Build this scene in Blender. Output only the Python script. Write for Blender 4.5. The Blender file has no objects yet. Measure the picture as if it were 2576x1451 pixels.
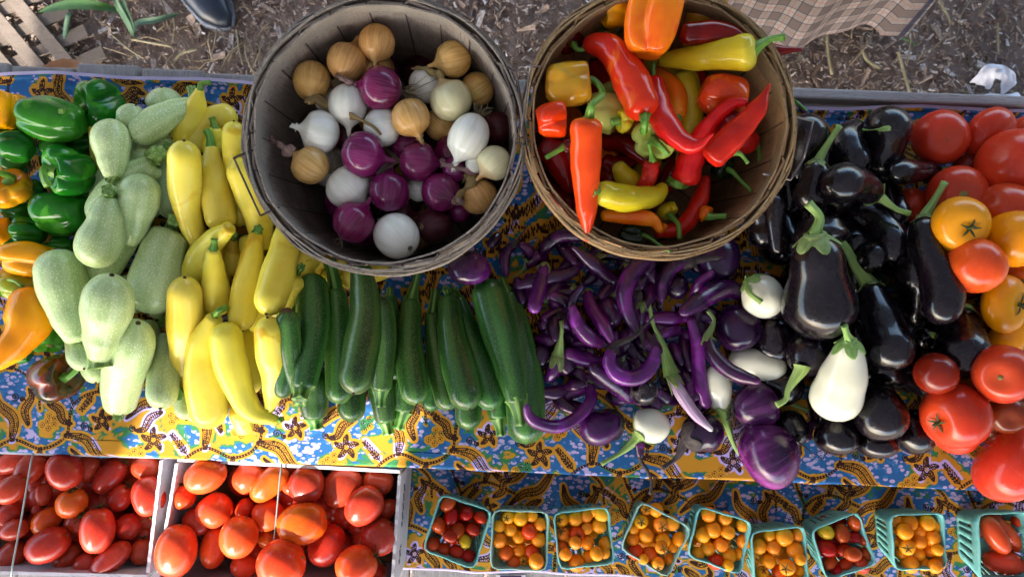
import bpy, math, random
import numpy as np
from mathutils import Vector

# ------------------------------------------------------------------ camera, sky, sun, exposure
S = bpy.context.scene
COL = S.collection
ZC, T, FPX = 1.95, 0.75, 1932.0          # camera height, table-top height, focal length in photo pixels (2576 wide)
TILT = math.radians(2.22)
cam = bpy.data.cameras.new("camera"); camo = bpy.data.objects.new("camera", cam); COL.objects.link(camo)
camo.location = (0, 0, ZC); camo.rotation_euler = (TILT, 0, 0)
cam.sensor_width = 36; cam.lens = FPX / 2576 * 36; cam.clip_end = 500; cam.clip_start = 0.05
cam.dof.use_dof = True; cam.dof.focus_distance = 1.12; cam.dof.aperture_fstop = 7.0
S.camera = camo
W = bpy.data.worlds.new("World"); S.world = W; W.use_nodes = True
SUN_EL, SUN_AZ = math.radians(32), math.radians(207)     # azimuth clockwise from +Y
nt = W.node_tree; sky = nt.nodes.new('ShaderNodeTexSky'); sky.sky_type = 'NISHITA'; sky.sun_disc = False
sky.sun_elevation = SUN_EL; sky.sun_rotation = SUN_AZ; sky.altitude = 0; sky.dust_density = 2.0; sky.ozone_density = 1.0
nt.links.new(sky.outputs[0], nt.nodes['Background'].inputs[0]); nt.nodes['Background'].inputs[1].default_value = 0.15
sl = bpy.data.lights.new("sun", 'SUN'); sl.energy = 3.0; sl.angle = math.radians(0.5); sl.color = (1, .95, .87)
so = bpy.data.objects.new("sun", sl); COL.objects.link(so)
sd = Vector((math.sin(SUN_AZ) * math.cos(SUN_EL), math.cos(SUN_AZ) * math.cos(SUN_EL), math.sin(SUN_EL)))
so.rotation_euler = sd.to_track_quat('Z', 'Y').to_euler(); so.location = (-1, -3, 4)
S.view_settings.view_transform = 'Standard'; S.view_settings.look = 'None'
S.view_settings.exposure = 2.65; S.view_settings.gamma = 1.0
S.cycles.max_bounces = 6; S.cycles.diffuse_bounces = 4; S.cycles.glossy_bounces = 3
S.cycles.transmission_bounces = 3; S.cycles.use_denoising = True
S.cycles.sample_clamp_indirect = 6.0

# ------------------------------------------------------------------ measuring the photo: a pixel at a known height is a point of the place
CR = {'A': (0, 250, 1.935), 'B': (0, 900, 1.935), 'C': (0, 1557, 1.935), 'O': (1000, 0, 1.935), 'K': (2000, 0, 1.935),
      'Z': (1000, 950, 1.935), 'E': (1900, 900, 1.935), 'F': (2896, 350, 1.935), 'G': (2896, 1100, 1.935),
      'H': (1550, 1700, 1.9815), 'I': (2796, 1700, 1.9815), 'J': (2200, 1400, 1.935), 'L': (1240, 500, 2.4178),
      'M': (2100, 650, 2.576), 'N': (1000, 1780, 2.753), 'Q': (0, 0, 2.1467), 'R': (2996, 0, 2.3418)}
def dpx(c, x, y):
    if c == 'D': return (x, y)
    a, b, s = CR[c]
    return ((a + x / s) * .62891, (b + y / s) * .62891)
def dw(c, w):
    return w if c == 'D' else w / CR[c][2] * .62891
ct, st = math.cos(TILT), math.sin(TILT)
def P(px, py, z):
    """point of the place seen at photo pixel (px,py) on the level z"""
    vx, vy, vz = (px - 1288) / FPX, -(py - 725.5) / FPX, -1.0
    dx, dy, dz = vx, ct * vy - st * vz, st * vy + ct * vz
    k = (ZC - z) / -dz
    return (dx * k, dy * k, z)
def Pv(px, py, z):
    return Vector(P(px, py, z))

rnd = random.Random(7)
# ------------------------------------------------------------------ object helpers
def tag(o, label, cat, group=None, kind=None):
    if label: o['label'] = label
    if cat: o['category'] = cat
    if group: o['group'] = group
    if kind: o['kind'] = kind
    return o
def empty(name, loc, label=None, cat=None, group=None):
    o = bpy.data.objects.new(name, None); COL.objects.link(o); o.location = loc; o.empty_display_size = .02
    return tag(o, label, cat, group)
def mesh_obj(name, verts, faces, mat, parent=None, smooth=True, uvs=None, origin=None, mats=None, mi=None):
    """verts in world coordinates; stored relative to the parent (or to origin)"""
    me = bpy.data.meshes.new(name)
    V = np.asarray(verts, dtype=np.float32).reshape(-1, 3)
    o0 = np.array(parent['_o'] if parent is not None and '_o' in parent.keys() else (origin if origin is not None else (0, 0, 0)), dtype=np.float32)
    V = V - o0
    me.from_pydata(V.tolist(), [], faces)
    for m in (mats or [mat]): me.materials.append(m)
    if mi is not None: me.polygons.foreach_set('material_index', mi)
    if smooth: me.polygons.foreach_set('use_smooth', [True] * len(me.polygons))
    if uvs is not None:
        ul = me.uv_layers.new(name='UVMap')
        ul.data.foreach_set('uv', np.asarray(uvs, dtype=np.float32).ravel())
    me.update()
    o = bpy.data.objects.new(name, me); COL.objects.link(o)
    if parent is not None: o.parent = parent
    elif origin is not None: o.location = origin
    return o
def root(name, o, label, cat, group=None):
    e = empty(name, o, label, cat, group); e['_o'] = tuple(float(v) for v in o); return e

class Geo:
    """collects shapes into one mesh"""
    def __init__(s): s.v = []; s.f = []; s.uv = []; s.mi = []
    def grid(s, A, wrap=True, mi=0, u0=0., u1=1., capA=False, capB=False, flip=False):
        n, m = A.shape[:2]; b = len(s.v)
        s.v.extend(A.reshape(-1, 3).tolist())
        mm = m if wrap else m - 1
        for i in range(n - 1):
            for j in range(mm):
                j2 = (j + 1) % m
                q = (b + i * m + j, b + i * m + j2, b + (i + 1) * m + j2, b + (i + 1) * m + j)
                ua, ub = u0 + (u1 - u0) * j / mm, u0 + (u1 - u0) * (j + 1) / mm
                va, vb = i / (n - 1), (i + 1) / (n - 1)
                uv = [(ua, va), (ub, va), (ub, vb), (ua, vb)]
                if flip: q = q[::-1]; uv = uv[::-1]
                s.f.append(q); s.uv.extend(uv); s.mi.append(mi)
        for cap, r in ((capA, 0), (capB, n - 1)):
            if cap:
                q = [b + r * m + j for j in range(m)]
                s.f.append(q); s.uv.extend([(.5, r / (n - 1))] * m); s.mi.append(mi)
        return s
    def box(s, c, h, ax=None, mi=0):
        c = np.array(c, float); ax = np.eye(3) if ax is None else np.array(ax, float); b = len(s.v)
        for k in range(8):
            d = [(1 if k >> i & 1 else -1) * h[i] for i in range(3)]
            s.v.append((c + d[0] * ax[0] + d[1] * ax[1] + d[2] * ax[2]).tolist())
        for q in ((0, 2, 3, 1), (4, 5, 7, 6), (0, 1, 5, 4), (2, 6, 7, 3), (0, 4, 6, 2), (1, 3, 7, 5)):
            s.f.append([b + i for i in q]); s.mi.append(mi)
            for i in q: s.uv.append((s.v[b + i][0], s.v[b + i][1]))
        return s
    def tube(s, pts, r, n=8, mi=0, cap=True, k=None):
        pts = [Vector(p) for p in pts]
        pts = cat_mull(pts, k or max(2, 4 * (len(pts) - 1)))
        m = len(pts); rr = r if callable(r) else (lambda t: r)
        A = np.zeros((m, n, 3)); T_, N_, B_ = frames(pts)
        for i in range(m):
            q = rr(i / (m - 1))
            for j in range(n):
                th = 2 * math.pi * j / n
                A[i, j] = pts[i] + q * (math.cos(th) * N_[i] + math.sin(th) * B_[i])
        return s.grid(A, True, mi, capA=cap, capB=cap)
    def make(s, name, mat, parent=None, smooth=True, origin=None, mats=None):
        return mesh_obj(name, s.v, s.f, mat, parent, smooth, s.uv, origin, mats, s.mi if mats else None)

def cat_mull(pts, n):
    """n+1 points evenly along a smooth curve through pts"""
    pts = [Vector(p) for p in pts]
    if len(pts) == 2:
        return [pts[0].lerp(pts[1], i / n) for i in range(n + 1)]
    q = [pts[0] * 2 - pts[1]] + pts + [pts[-1] * 2 - pts[-2]]
    fine = []
    for i in range(1, len(q) - 2):
        p0, p1, p2, p3 = q[i - 1:i + 3]
        for k in range(12):
            t = k / 12
            fine.append(.5 * ((2 * p1) + (p2 - p0) * t + (2 * p0 - 5 * p1 + 4 * p2 - p3) * t * t + (3 * p1 - p0 - 3 * p2 + p3) * t ** 3))
    fine.append(pts[-1].copy())
    L = [0.]
    for a, b in zip(fine, fine[1:]): L.append(L[-1] + (b - a).length)
    out = []; k = 0
    for i in range(n + 1):
        d = L[-1] * i / n
        while k < len(L) - 2 and L[k + 1] < d: k += 1
        t = (d - L[k]) / max(1e-9, L[k + 1] - L[k])
        out.append(fine[k].lerp(fine[k + 1], min(1, max(0, t))))
    return out
def frames(pts):
    m = len(pts); T_ = []
    for i in range(m):
        d = pts[min(m - 1, i + 1)] - pts[max(0, i - 1)]
        T_.append(d.normalized() if d.length > 1e-9 else Vector((1, 0, 0)))
    up = Vector((0, 0, 1))
    if abs(T_[0].z) > .9: up = Vector((0, 1, 0))
    N = (up - T_[0] * up.dot(T_[0])).normalized(); Ns = [N]
    for i in range(1, m):
        N = (N - T_[i] * N.dot(T_[i]))
        N = N.normalized() if N.length > 1e-6 else Ns[-1]
        Ns.append(N)
    return T_, Ns, [T_[i].cross(Ns[i]) for i in range(m)]

class Body:
    """a swept body: smooth centreline in space, profile (a, r) along it, cross-section modulation"""
    def __init__(s, pts, n=24):
        s.n = n; s.pts = cat_mull(pts, n); s.T, s.N, s.B = frames(s.pts)
        s.L = sum((b - a).length for a, b in zip(s.pts, s.pts[1:]))
    def at(s, a):
        x = min(max(a, 0), 1) * s.n; i = min(int(x), s.n - 1); t = x - i
        c = s.pts[i].lerp(s.pts[i + 1], t)
        if a < 0: c = c + s.T[0] * (a * s.L)
        if a > 1: c = c + s.T[-1] * ((a - 1) * s.L)
        return c, s.N[i].lerp(s.N[i + 1], t), s.B[i].lerp(s.B[i + 1], t)
    def surf(s, prof, nth, mod=None, wob=None):
        A = np.zeros((len(prof), nth, 3))
        for i, (a, r) in enumerate(prof):
            c, N, B = s.at(a)
            for j in range(nth):
                th = 2 * math.pi * j / nth
                q = r * (mod(i / (len(prof) - 1), th) if mod else 1)
                A[i, j] = c + q * (math.cos(th) * N + math.sin(th) * B)
        return A

# ------------------------------------------------------------------ what lies where: heights of the pile so far, so that each thing rests on the ones below
class Field:
    RES = .005; X0, Y0, NX, NY = -1.15, -.85, 460, 360
    def __init__(s, base, h1=.06, sl=.4):
        s.base = base; s.h1 = h1; s.sl = sl
        s.h = np.full((s.NX, s.NY), base, dtype=np.float32)
    def win(s, x, y, r):
        i0 = max(0, int((x - r - s.X0) / s.RES)); i1 = min(s.NX, int((x + r - s.X0) / s.RES) + 2)
        j0 = max(0, int((y - r - s.Y0) / s.RES)); j1 = min(s.NY, int((y + r - s.Y0) / s.RES) + 2)
        if i0 >= i1 or j0 >= j1: return None
        gx = (np.arange(i0, i1) * s.RES + s.X0)[:, None] - x; gy = (np.arange(j0, j1) * s.RES + s.Y0)[None, :] - y
        d2 = r * r - gx * gx - gy * gy
        return i0, i1, j0, j1, d2
    def req(s, x, y, r):
        w = s.win(x, y, r)
        if w is None: return float(s.h.min()) + r
        i0, i1, j0, j1, d2 = w; m = d2 > 0
        if not m.any(): return s.top(x, y) + r
        return float((s.h[i0:i1, j0:j1][m] + np.sqrt(d2[m])).max())
    def put(s, x, y, z, r):
        w = s.win(x, y, r)
        if w is None: return
        i0, i1, j0, j1, d2 = w; m = d2 > 0
        sub = s.h[i0:i1, j0:j1]; v = np.where(m, z + np.sqrt(np.maximum(d2, 0)), -9).astype(np.float32)
        np.maximum(sub, v, out=sub)
    def top(s, x, y):
        i = min(max(int((x - s.X0) / s.RES), 0), s.NX - 1); j = min(max(int((y - s.Y0) / s.RES), 0), s.NY - 1)
        return float(s.h[i, j])
KR = .74
def settle(F, pix, rpx, rel=None, tilt=True, lift=0., maxslope=.55):
    """pix: photo pixels along a thing, rpx: half widths in photo pixels, rel: heights relative to its middle in photo pixels"""
    n = len(pix); z = [T + .03] * n
    for it in range(5):
        if it == 4: break
        X = [P(p[0], p[1], z[i]) for i, p in enumerate(pix)]
        R = [rpx[i] * (ZC - z[i]) / FPX for i in range(n)]
        q = [F.req(X[i][0], X[i][1], max(R[i] * KR, .003)) + R[i] * (1 - KR) for i in range(n)]
        if rel is not None:
            rz = [rel[i] * (ZC - z[i]) / FPX for i in range(n)]
            sft = max(q[i] - rz[i] for i in range(n)); z = [sft + rz[i] + lift for i in range(n)]
        elif not tilt:
            z = [max(q) + lift] * n
        else:
            L = sum(math.dist(X[i][:2], X[i + 1][:2]) for i in range(n - 1)) + 1e-6
            best = (-9, 0)
            ss = [i / (n - 1) for i in range(n)]
            for i in range(n):
                for j in range(i, n):
                    if ss[i] <= .5 <= ss[j]:
                        if i == j: v, b = q[i], 0
                        else:
                            b = (q[j] - q[i]) / (ss[j] - ss[i]); v = q[i] + b * (.5 - ss[i])
                        if v > best[0]: best = (v, b)
            b = max(-maxslope * L, min(maxslope * L, best[1]))
            a = max(q[i] - b * (ss[i] - .5) for i in range(n))
            z = [a + b * (ss[i] - .5) + lift for i in range(n)]
    hh = sum(z) / n - F.base - F.h1                # a high pile settles: things press down between one another
    if hh > 0: z = [q - hh * (1 - F.sl) for q in z]
    X = [P(p[0], p[1], z[i]) for i, p in enumerate(pix)]
    R = [rpx[i] * (ZC - z[i]) / FPX for i in range(n)]
    return X, R
# ------------------------------------------------------------------ materials
def lin(h):
    h = h.lstrip('#'); c = [int(h[i:i + 2], 16) / 255 for i in (0, 2, 4)]
    return tuple((x / 12.92 if x <= .04045 else ((x + .055) / 1.055) ** 2.4) for x in c) + (1,)
class NT:
    def __init__(s, name):
        s.m = bpy.data.materials.new(name); s.m.use_nodes = True; s.t = s.m.node_tree
        s.b = s.t.nodes['Principled BSDF']; s.tc = None
    def n(s, ty, **k):
        x = s.t.nodes.new('ShaderNode' + ty)
        for a, v in k.items(): setattr(x, a, v)
        return x
    def l(s, a, b): s.t.links.new(a, b)
    def coord(s, w='Object'):
        if s.tc is None: s.tc = s.n('TexCoord')
        return s.tc.outputs[w]
    def noise(s, scale, detail=3, co=None, dist=0., rough=.5):
        x = s.n('TexNoise'); x.inputs['Scale'].default_value = scale; x.inputs['Detail'].default_value = detail
        x.inputs['Distortion'].default_value = dist; x.inputs['Roughness'].default_value = rough
        s.l(co if co is not None else s.coord(), x.inputs['Vector']); return x.outputs['Fac']
    def vor(s, scale, co=None, feat='F1'):
        x = s.n('TexVoronoi', feature=feat); x.inputs['Scale'].default_value = scale
        s.l(co if co is not None else s.coord(), x.inputs['Vector']); return x
    def ramp(s, f, stops, interp='LINEAR'):
        x = s.n('ValToRGB'); x.color_ramp.interpolation = interp; e = x.color_ramp.elements
        while len(e) < len(stops): e.new(.5)
        for i, (p, c) in enumerate(stops):
            e[i].position = p; e[i].color = c if isinstance(c, tuple) else ((c,) * 3 + (1,))
        s.l(f, x.inputs[0]); return x.outputs[0]
    def mix(s, f, a, b, mode='MIX'):
        x = s.n('Mix', data_type='RGBA', blend_type=mode)
        for sock, v in ((x.inputs[0], f), (x.inputs[6], a), (x.inputs[7], b)):
            if isinstance(v, (int, float)): sock.default_value = v
            elif isinstance(v, tuple): sock.default_value = v
            else: s.l(v, sock)
        return x.outputs[2]
    def math(s, op, a, b=0., c=None):
        x = s.n('Math', operation=op)
        for i, v in enumerate((a, b) if c is None else (a, b, c)):
            if isinstance(v, (int, float)): x.inputs[i].default_value = v
            else: s.l(v, x.inputs[i])
        return x.outputs[0]
    def mapv(s, scale=(1, 1, 1), rot=(0, 0, 0), co=None):
        x = s.n('Mapping'); x.inputs['Scale'].default_value = scale; x.inputs['Rotation'].default_value = rot
        s.l(co if co is not None else s.coord(), x.inputs['Vector']); return x.outputs[0]
    def bump(s, h, st=.3, dist=.002):
        x = s.n('Bump'); x.inputs['Strength'].default_value = st; x.inputs['Distance'].default_value = dist
        s.l(h, x.inputs['Height']); s.l(x.outputs[0], s.b.inputs['Normal']); return x
    def vary(s, c, hv=.012, vv=.16, sv=.012):
        oi = s.n('ObjectInfo'); h = s.n('HueSaturation'); r = oi.outputs['Random']
        s.l(s.math('MULTIPLY_ADD', r, 2 * hv, .5 - hv * .25), h.inputs['Hue'])
        r2 = s.math('FRACT', s.math('MULTIPLY', r, 17.3)); r3 = s.math('FRACT', s.math('MULTIPLY', r, 31.7))
        s.l(s.math('MULTIPLY_ADD', r2, 2 * vv, 1 - vv), h.inputs['Value']); s.l(s.math('MULTIPLY_ADD', r3, sv, 1 - sv), h.inputs['Saturation'])
        s.l(c, h.inputs['Color']); return h.outputs[0]
    def fin(s, col, rough=.4, coat=0., spec=.5, sss=0., coat_r=.08):
        if isinstance(col, tuple): s.b.inputs['Base Color'].default_value = col
        else: s.l(col, s.b.inputs['Base Color'])
        if isinstance(rough, float): s.b.inputs['Roughness'].default_value = rough
        else: s.l(rough, s.b.inputs['Roughness'])
        s.b.inputs['Coat Weight'].default_value = coat; s.b.inputs['Coat Roughness'].default_value = coat_r
        s.b.inputs['Specular IOR Level'].default_value = spec
        if sss: s.b.inputs['Subsurface Weight'].default_value = sss; s.b.inputs['Subsurface Scale'].default_value = .012
        return s.m
def veg(name, c1, c2=None, grad=None, speck=None, stripe=None, rough=.35, coat=.3, bump=.15, hv=.012, vv=.14, patch=None, nscale=22, scar=None, lines=None, bscale=60, cr=.12, spec=.25):
    """skin of a vegetable. grad: [(v, colour)] along its length; speck: (colour, scale, size); stripe: (k, colour, strength) along the length"""
    t = NT(name); uv = t.n('SeparateXYZ'); t.l(t.coord('UV'), uv.inputs[0]); u, v = uv.outputs[0], uv.outputs[1]
    oi = t.n('ObjectInfo'); off = t.n('VectorMath', operation='ADD'); t.l(t.coord(), off.inputs[0])
    cmb = t.n('CombineXYZ'); t.l(t.math('MULTIPLY', oi.outputs['Random'], 9.), cmb.inputs[0]); t.l(cmb.outputs[0], off.inputs[1]); co = off.outputs[0]
    n1 = t.noise(nscale, 4, co, .4)
    base = t.mix(t.ramp(n1, [(.36, 0.), (.64, 1.)]), lin(c1), lin(c2 or c1))
    if grad:
        vn = t.math('ADD', v, t.math('MULTIPLY_ADD', t.noise(14, 3, co), .3, -.15))
        for (v0, v1, c, amt) in grad:
            f = t.n('MapRange'); f.inputs['From Min'].default_value = v0; f.inputs['From Max'].default_value = v1
            f.inputs['To Max'].default_value = amt; t.l(vn, f.inputs['Value']); base = t.mix(f.outputs[0], base, lin(c))
    if patch:
        c, th, sc = patch
        base = t.mix(t.ramp(t.noise(sc, 3, co, 1.), [(th, 0.), (th + .09, 1.)]), base, lin(c))
    if stripe:
        k, c, amt = stripe
        ph = t.math('ADD', t.math('MULTIPLY', u, float(k) * 2 * math.pi), t.math('MULTIPLY', t.noise(9, 2, co), 2.0))
        sn = t.math('MULTIPLY_ADD', t.math('SINE', ph), .5, .5)
        base = t.mix(t.math('MULTIPLY', t.ramp(sn, [(.35, 0.), (.8, 1.)]), amt), base, lin(c))
    if lines:
        k, c, amt = lines
        cu = t.n('CombineXYZ'); t.l(t.math('MULTIPLY', u, float(k)), cu.inputs[0]); t.l(t.math('MULTIPLY', v, 2.), cu.inputs[1]); t.l(t.math('MULTIPLY', oi.outputs['Random'], 9.), cu.inputs[2])
        base = t.mix(t.math('MULTIPLY', t.ramp(t.noise(1., 3, cu.outputs[0], .6), [(.44, 0.), (.62, 1.)]), amt), base, lin(c))
    if speck:
        c, sc, sz = speck
        vo = t.vor(sc, co); k = t.math('MULTIPLY', t.ramp(vo.outputs['Distance'], [(sz * .6, 1.), (sz, 0.)]), .75)
        base = t.mix(k, base, lin(c))
    if scar:
        c, th = scar
        st = t.noise(1., 4, t.mapv((55, 55, 55), co=co), 1.5)
        base = t.mix(t.ramp(st, [(th, 0.), (th + .02, .8)]), base, lin(c))
    base = t.vary(base, hv, vv)
    rr = t.math('MULTIPLY_ADD', t.noise(90, 3, co), .22, rough - .11)
    t.bump(t.math('ADD', t.noise(bscale, 4, co), t.math('MULTIPLY', t.noise(bscale * 7, 2, co), .12)), bump, .004)
    return t.fin(base, rr, coat, spec, coat_r=cr)

MT = {}
MD = {
 'pale': dict(c1='#b4c687', c2='#9fb672', grad=[(.0, .5, '#b4c68a', .5)], speck=('#dfe6c0', 340, .36), stripe=(9, '#c9d6a0', .4), lines=(40, '#86a05c', .12), rough=.36, coat=.25, bump=.2, scar=('#6b6a38', .735), hv=.01, vv=.1),
 'yel': dict(c1='#eed855', c2='#e8cc3c', grad=[(.75, 1.05, '#d6c546', .5)], speck=('#efdf7c', 480, .26), rough=.33, coat=.3, bump=.18, patch=('#d2a216', .60, 12), scar=('#8a6a25', .745), hv=.01, vv=.09),
 'zuc': dict(c1='#234618', c2='#2a521c', grad=[(.25, -.05, '#3c6a2a', .7)], speck=('#7fa060', 560, .30), stripe=(5, '#4c7a32', .6), rough=.34, coat=.4, cr=.16, bump=.2, hv=.015, vv=.2),
 'grp': dict(c1='#2c7014', c2='#1f5a10', grad=[(.55, 1., '#286a16', .5)], patch=('#4a8a22', .56, 18), rough=.16, coat=.5, cr=.08, spec=.05, bump=.15, hv=.012, vv=.2),
 'lgp': dict(c1='#5c9420', c2='#46801a', rough=.2, coat=.5, cr=.08, spec=.05, bump=.12),
 'org': dict(c1='#f29c04', c2='#ea8804', patch=('#f8b40c', .55, 14), rough=.18, coat=.5, cr=.08, spec=.05, bump=.12, hv=.01, vv=.08),
 'rbp': dict(c1='#7c1a10', c2='#33260f', patch=('#222e12', .53, 16), grad=[(.55, .95, '#9a1e14', .7)], rough=.16, coat=.6, bump=.12),
 'yop': dict(c1='#c9a01c', c2='#8d9a20', patch=('#e08410', .55, 15), rough=.18, coat=.5, cr=.08, spec=.05, bump=.12),
 'red': dict(c1='#c81014', c2='#b00a10', rough=.14, coat=.5, cr=.08, spec=.05, bump=.3, bscale=90, patch=('#cc1a10', .56, 25), hv=.002, vv=.14),
 'drk': dict(c1='#6e060a', c2='#520408', rough=.14, coat=.5, cr=.08, spec=.05, bump=.3, bscale=90, hv=.002, vv=.25),
 'ror': dict(c1='#e6380a', c2='#d82a06', grad=[(.3, .95, '#c81a0a', .7)], patch=('#ec5a0c', .58, 18), rough=.13, coat=.5, cr=.08, spec=.05, bump=.3, bscale=80, hv=.004, vv=.08),
 'orr': dict(c1='#ee8410', c2='#e65c0a', patch=('#d8380c', .56, 14), rough=.14, coat=.5, cr=.08, spec=.05, bump=.2, hv=.008, vv=.08),
 'tan': dict(c1='#c98e1c', c2='#b97c18', patch=('#8f8b45', .55, 12), rough=.15, coat=.5, cr=.08, spec=.05, bump=.15, hv=.008),
 'ypp': dict(c1='#cdb11a', c2='#c4a618', grad=[(.2, 0., '#d2c646', .6)], rough=.14, coat=.5, cr=.08, spec=.05, bump=.2, hv=.01, vv=.08),
 'ygp': dict(c1='#b4b850', c2='#c2c060', patch=('#9ba83e', .56, 16), rough=.14, coat=.5, cr=.08, spec=.05, bump=.15, hv=.01, vv=.08),
 'poo': dict(c1='#12260f', c2='#0b1b0b', rough=.13, coat=.5, cr=.08, spec=.05, bump=.3),
 'olv': dict(c1='#6e6d18', c2='#5c6216', rough=.2, coat=.6, bump=.3),
 'slim': dict(c1='#3a0c42', c2='#240a2e', grad=[(.6, 1.05, '#4a1252', .6)], patch=('#5a1762', .56, 16), rough=.24, coat=.55, cr=.1, bump=.35, bscale=120, hv=.015, vv=.35, scar=('#9a7a52', .76)),
 'slb': dict(c1='#600f6a', c2='#480c56', grad=[(.7, 1.05, '#7c3a86', .6)], patch=('#76208a', .56, 16), rough=.22, coat=.55, cr=.1, bump=.3, bscale=120, hv=.015, vv=.2, scar=('#b08a58', .73)),
 'lil': dict(c1='#8d5790', c2='#a06aa2', grad=[(.0, .1, '#cfc3c4', .2), (.7, 1.0, '#e6dcdc', .9)], lines=(18, '#e2d6dc', .7), rough=.25, coat=.4, bump=.2),
 'rnd': dict(c1='#2c0a36', c2='#1d0a28', patch=('#4c1458', .56, 9), rough=.24, coat=.4, bump=.12, hv=.01, vv=.3),
 'rnb': dict(c1='#4a0f4c', c2='#220a30', patch=('#7a1c78', .53, 8), rough=.24, coat=.4, bump=.12, hv=.01, lines=(26, '#8c4c8c', .25)),
 'blk': dict(c1='#130b13', c2='#0b070c', patch=('#150b14', .56, 8), rough=.26, coat=.55, cr=.09, bump=.1, hv=.01, vv=.3, speck=('#5a5860', 130, .035), scar=('#8a6a4a', .80)),
 'wht': dict(c1='#dedbc2', c2='#e3e1cc', rough=.22, coat=.5, bump=.1, patch=('#cdd0ae', .62, 10), scar=('#a0804e', .775), hv=.004, vv=.04),
 'tom': dict(c1='#c8341c', c2='#ba2814', grad=[(.3, -.05, '#c24a18', .55)], speck=('#d2684a', 300, .14), rough=.24, coat=.3, cr=.14, spec=.2, bump=.08, hv=.004, vv=.1),
 'tor': dict(c1='#dc4c0a', c2='#d03c0a', grad=[(.35, 0, '#cf7414', .6)], speck=('#e09040', 300, .14), rough=.24, coat=.3, cr=.14, spec=.2, bump=.08, hv=.004, vv=.06),
 'toy': dict(c1='#ea8c00', c2='#e28000', grad=[(.3, -.05, '#d89a10', .5)], speck=('#eeb050', 300, .12), rough=.24, coat=.3, cr=.14, spec=.2, bump=.08, hv=.008, vv=.06),
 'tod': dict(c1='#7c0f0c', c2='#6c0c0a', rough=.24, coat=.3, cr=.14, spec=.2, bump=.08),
 'rom': dict(c1='#b4301e', c2='#a02416', grad=[(.3, -.1, '#b8401a', .5)], speck=('#cc6a50', 260, .12), rough=.27, coat=.3, cr=.14, spec=.2, bump=.12, hv=.004, vv=.14, scar=('#6a7048', .765)),
 'rob': dict(c1='#d8441e', c2='#cc3414', grad=[(.3, -.1, '#cf5a1c', .5)], speck=('#de7850', 260, .12), rough=.25, coat=.3, cr=.14, spec=.2, bump=.1, hv=.004, vv=.08),
 'roo': dict(c1='#cf5c12', c2='#c4400e', rough=.26, coat=.3, cr=.14, spec=.2, bump=.1, hv=.004, vv=.06),
 'che': dict(c1='#ea8a0c', c2='#e27a08', rough=.16, coat=.4, cr=.1, spec=.03, bump=.03, hv=.012, vv=.1, speck=('#f0a040', 420, .1)),
 'chr': dict(c1='#d2440a', c2='#c83a0a', rough=.16, coat=.4, cr=.1, spec=.03, bump=.03, hv=.012, vv=.08),
 'cgr': dict(c1='#a81008', c2='#980c08', rough=.16, coat=.4, cr=.1, spec=.03, bump=.03, hv=.012, vv=.14),
 'chy': dict(c1='#cc9a10', c2='#c8b428', rough=.16, coat=.4, cr=.1, spec=.03, bump=.03),
 'ony': dict(c1='#d6a668', c2='#ca9456', grad=[(.05, .0, '#8a6230', .8)], lines=(44, '#a86c30', .5), rough=.28, coat=.25, bump=.08, hv=.01, vv=.1, patch=('#cda860', .60, 12)),
 'onp': dict(c1='#dcdab0', c2='#d8d2a4', grad=[(.42, .12, '#c98c48', .95)], lines=(26, '#c8b884', .35), rough=.22, coat=.4, bump=.06, hv=.004, vv=.04),
 'onw': dict(c1='#e8e6d6', c2='#ecebe0', grad=[(.15, .0, '#bcae8c', .6)], lines=(26, '#c3c8a2', .35), rough=.22, coat=.35, bump=.06, hv=.004, vv=.05),
 'onr': dict(c1='#741450', c2='#5a0c3a', grad=[(.85, 1., '#a06494', .7)], lines=(70, '#8c3a74', .4), rough=.2, coat=.4, bump=.08, hv=.015, vv=.18),
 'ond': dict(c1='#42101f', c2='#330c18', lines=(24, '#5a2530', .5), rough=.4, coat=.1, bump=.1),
 'stg': dict(c1='#6d8a3a', c2='#5a7a30', stripe=(5, '#93ab5e', .7), speck=('#cdd8a0', 500, .3), rough=.5, coat=.05, bump=.5, hv=.01),
 'std': dict(c1='#3a6a22', c2='#2e5a1c', stripe=(5, '#7fa04c', .9), rough=.4, coat=.15, bump=.4, hv=.01),
 'pst': dict(c1='#6c9434', c2='#54802a', stripe=(4, '#8ab04e', .4), rough=.4, coat=.2, bump=.4, hv=.012),
 'cal': dict(c1='#7f8f56', c2='#667a42', lines=(20, '#9aa46c', .5), patch=('#6a6438', .60, 20), rough=.6, coat=0., bump=.6, hv=.012, speck=('#4c4c28', 260, .18)),
 'cag': dict(c1='#8aa654', c2='#74924a', lines=(18, '#a4b878', .5), rough=.5, coat=.05, bump=.5, hv=.01),
 'cad': dict(c1='#2c242c', c2='#3a3234', lines=(20, '#5a524a', .5), rough=.65, coat=0., bump=.6, hv=.01, vv=.2),
 'tcl': dict(c1='#4c5228', c2='#3a3c20', rough=.7, coat=0., bump=.4),
 'scr': dict(c1='#8a7a48', c2='#6a5a34', rough=.8, coat=0., bump=.5),
 'brn': dict(c1='#5a4430', c2='#3c2c20', rough=.8, coat=0., bump=.6),
 'hay': dict(c1='#a08a5c', c2='#8a7248', lines=(16, '#6a5030', .6), rough=.75, coat=0., bump=.6),
 'hpk': dict(c1='#8c6468', c2='#705058', lines=(16, '#b09a84', .6), rough=.7, coat=0., bump=.5),
 'hro': dict(c1='#8c7c60', c2='#6a5a44', rough=.85, coat=0., bump=.2),
}
def mat(k):
    if k not in MT: MT[k] = veg('skin_' + k, **MD[k])
    return MT[k]

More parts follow.
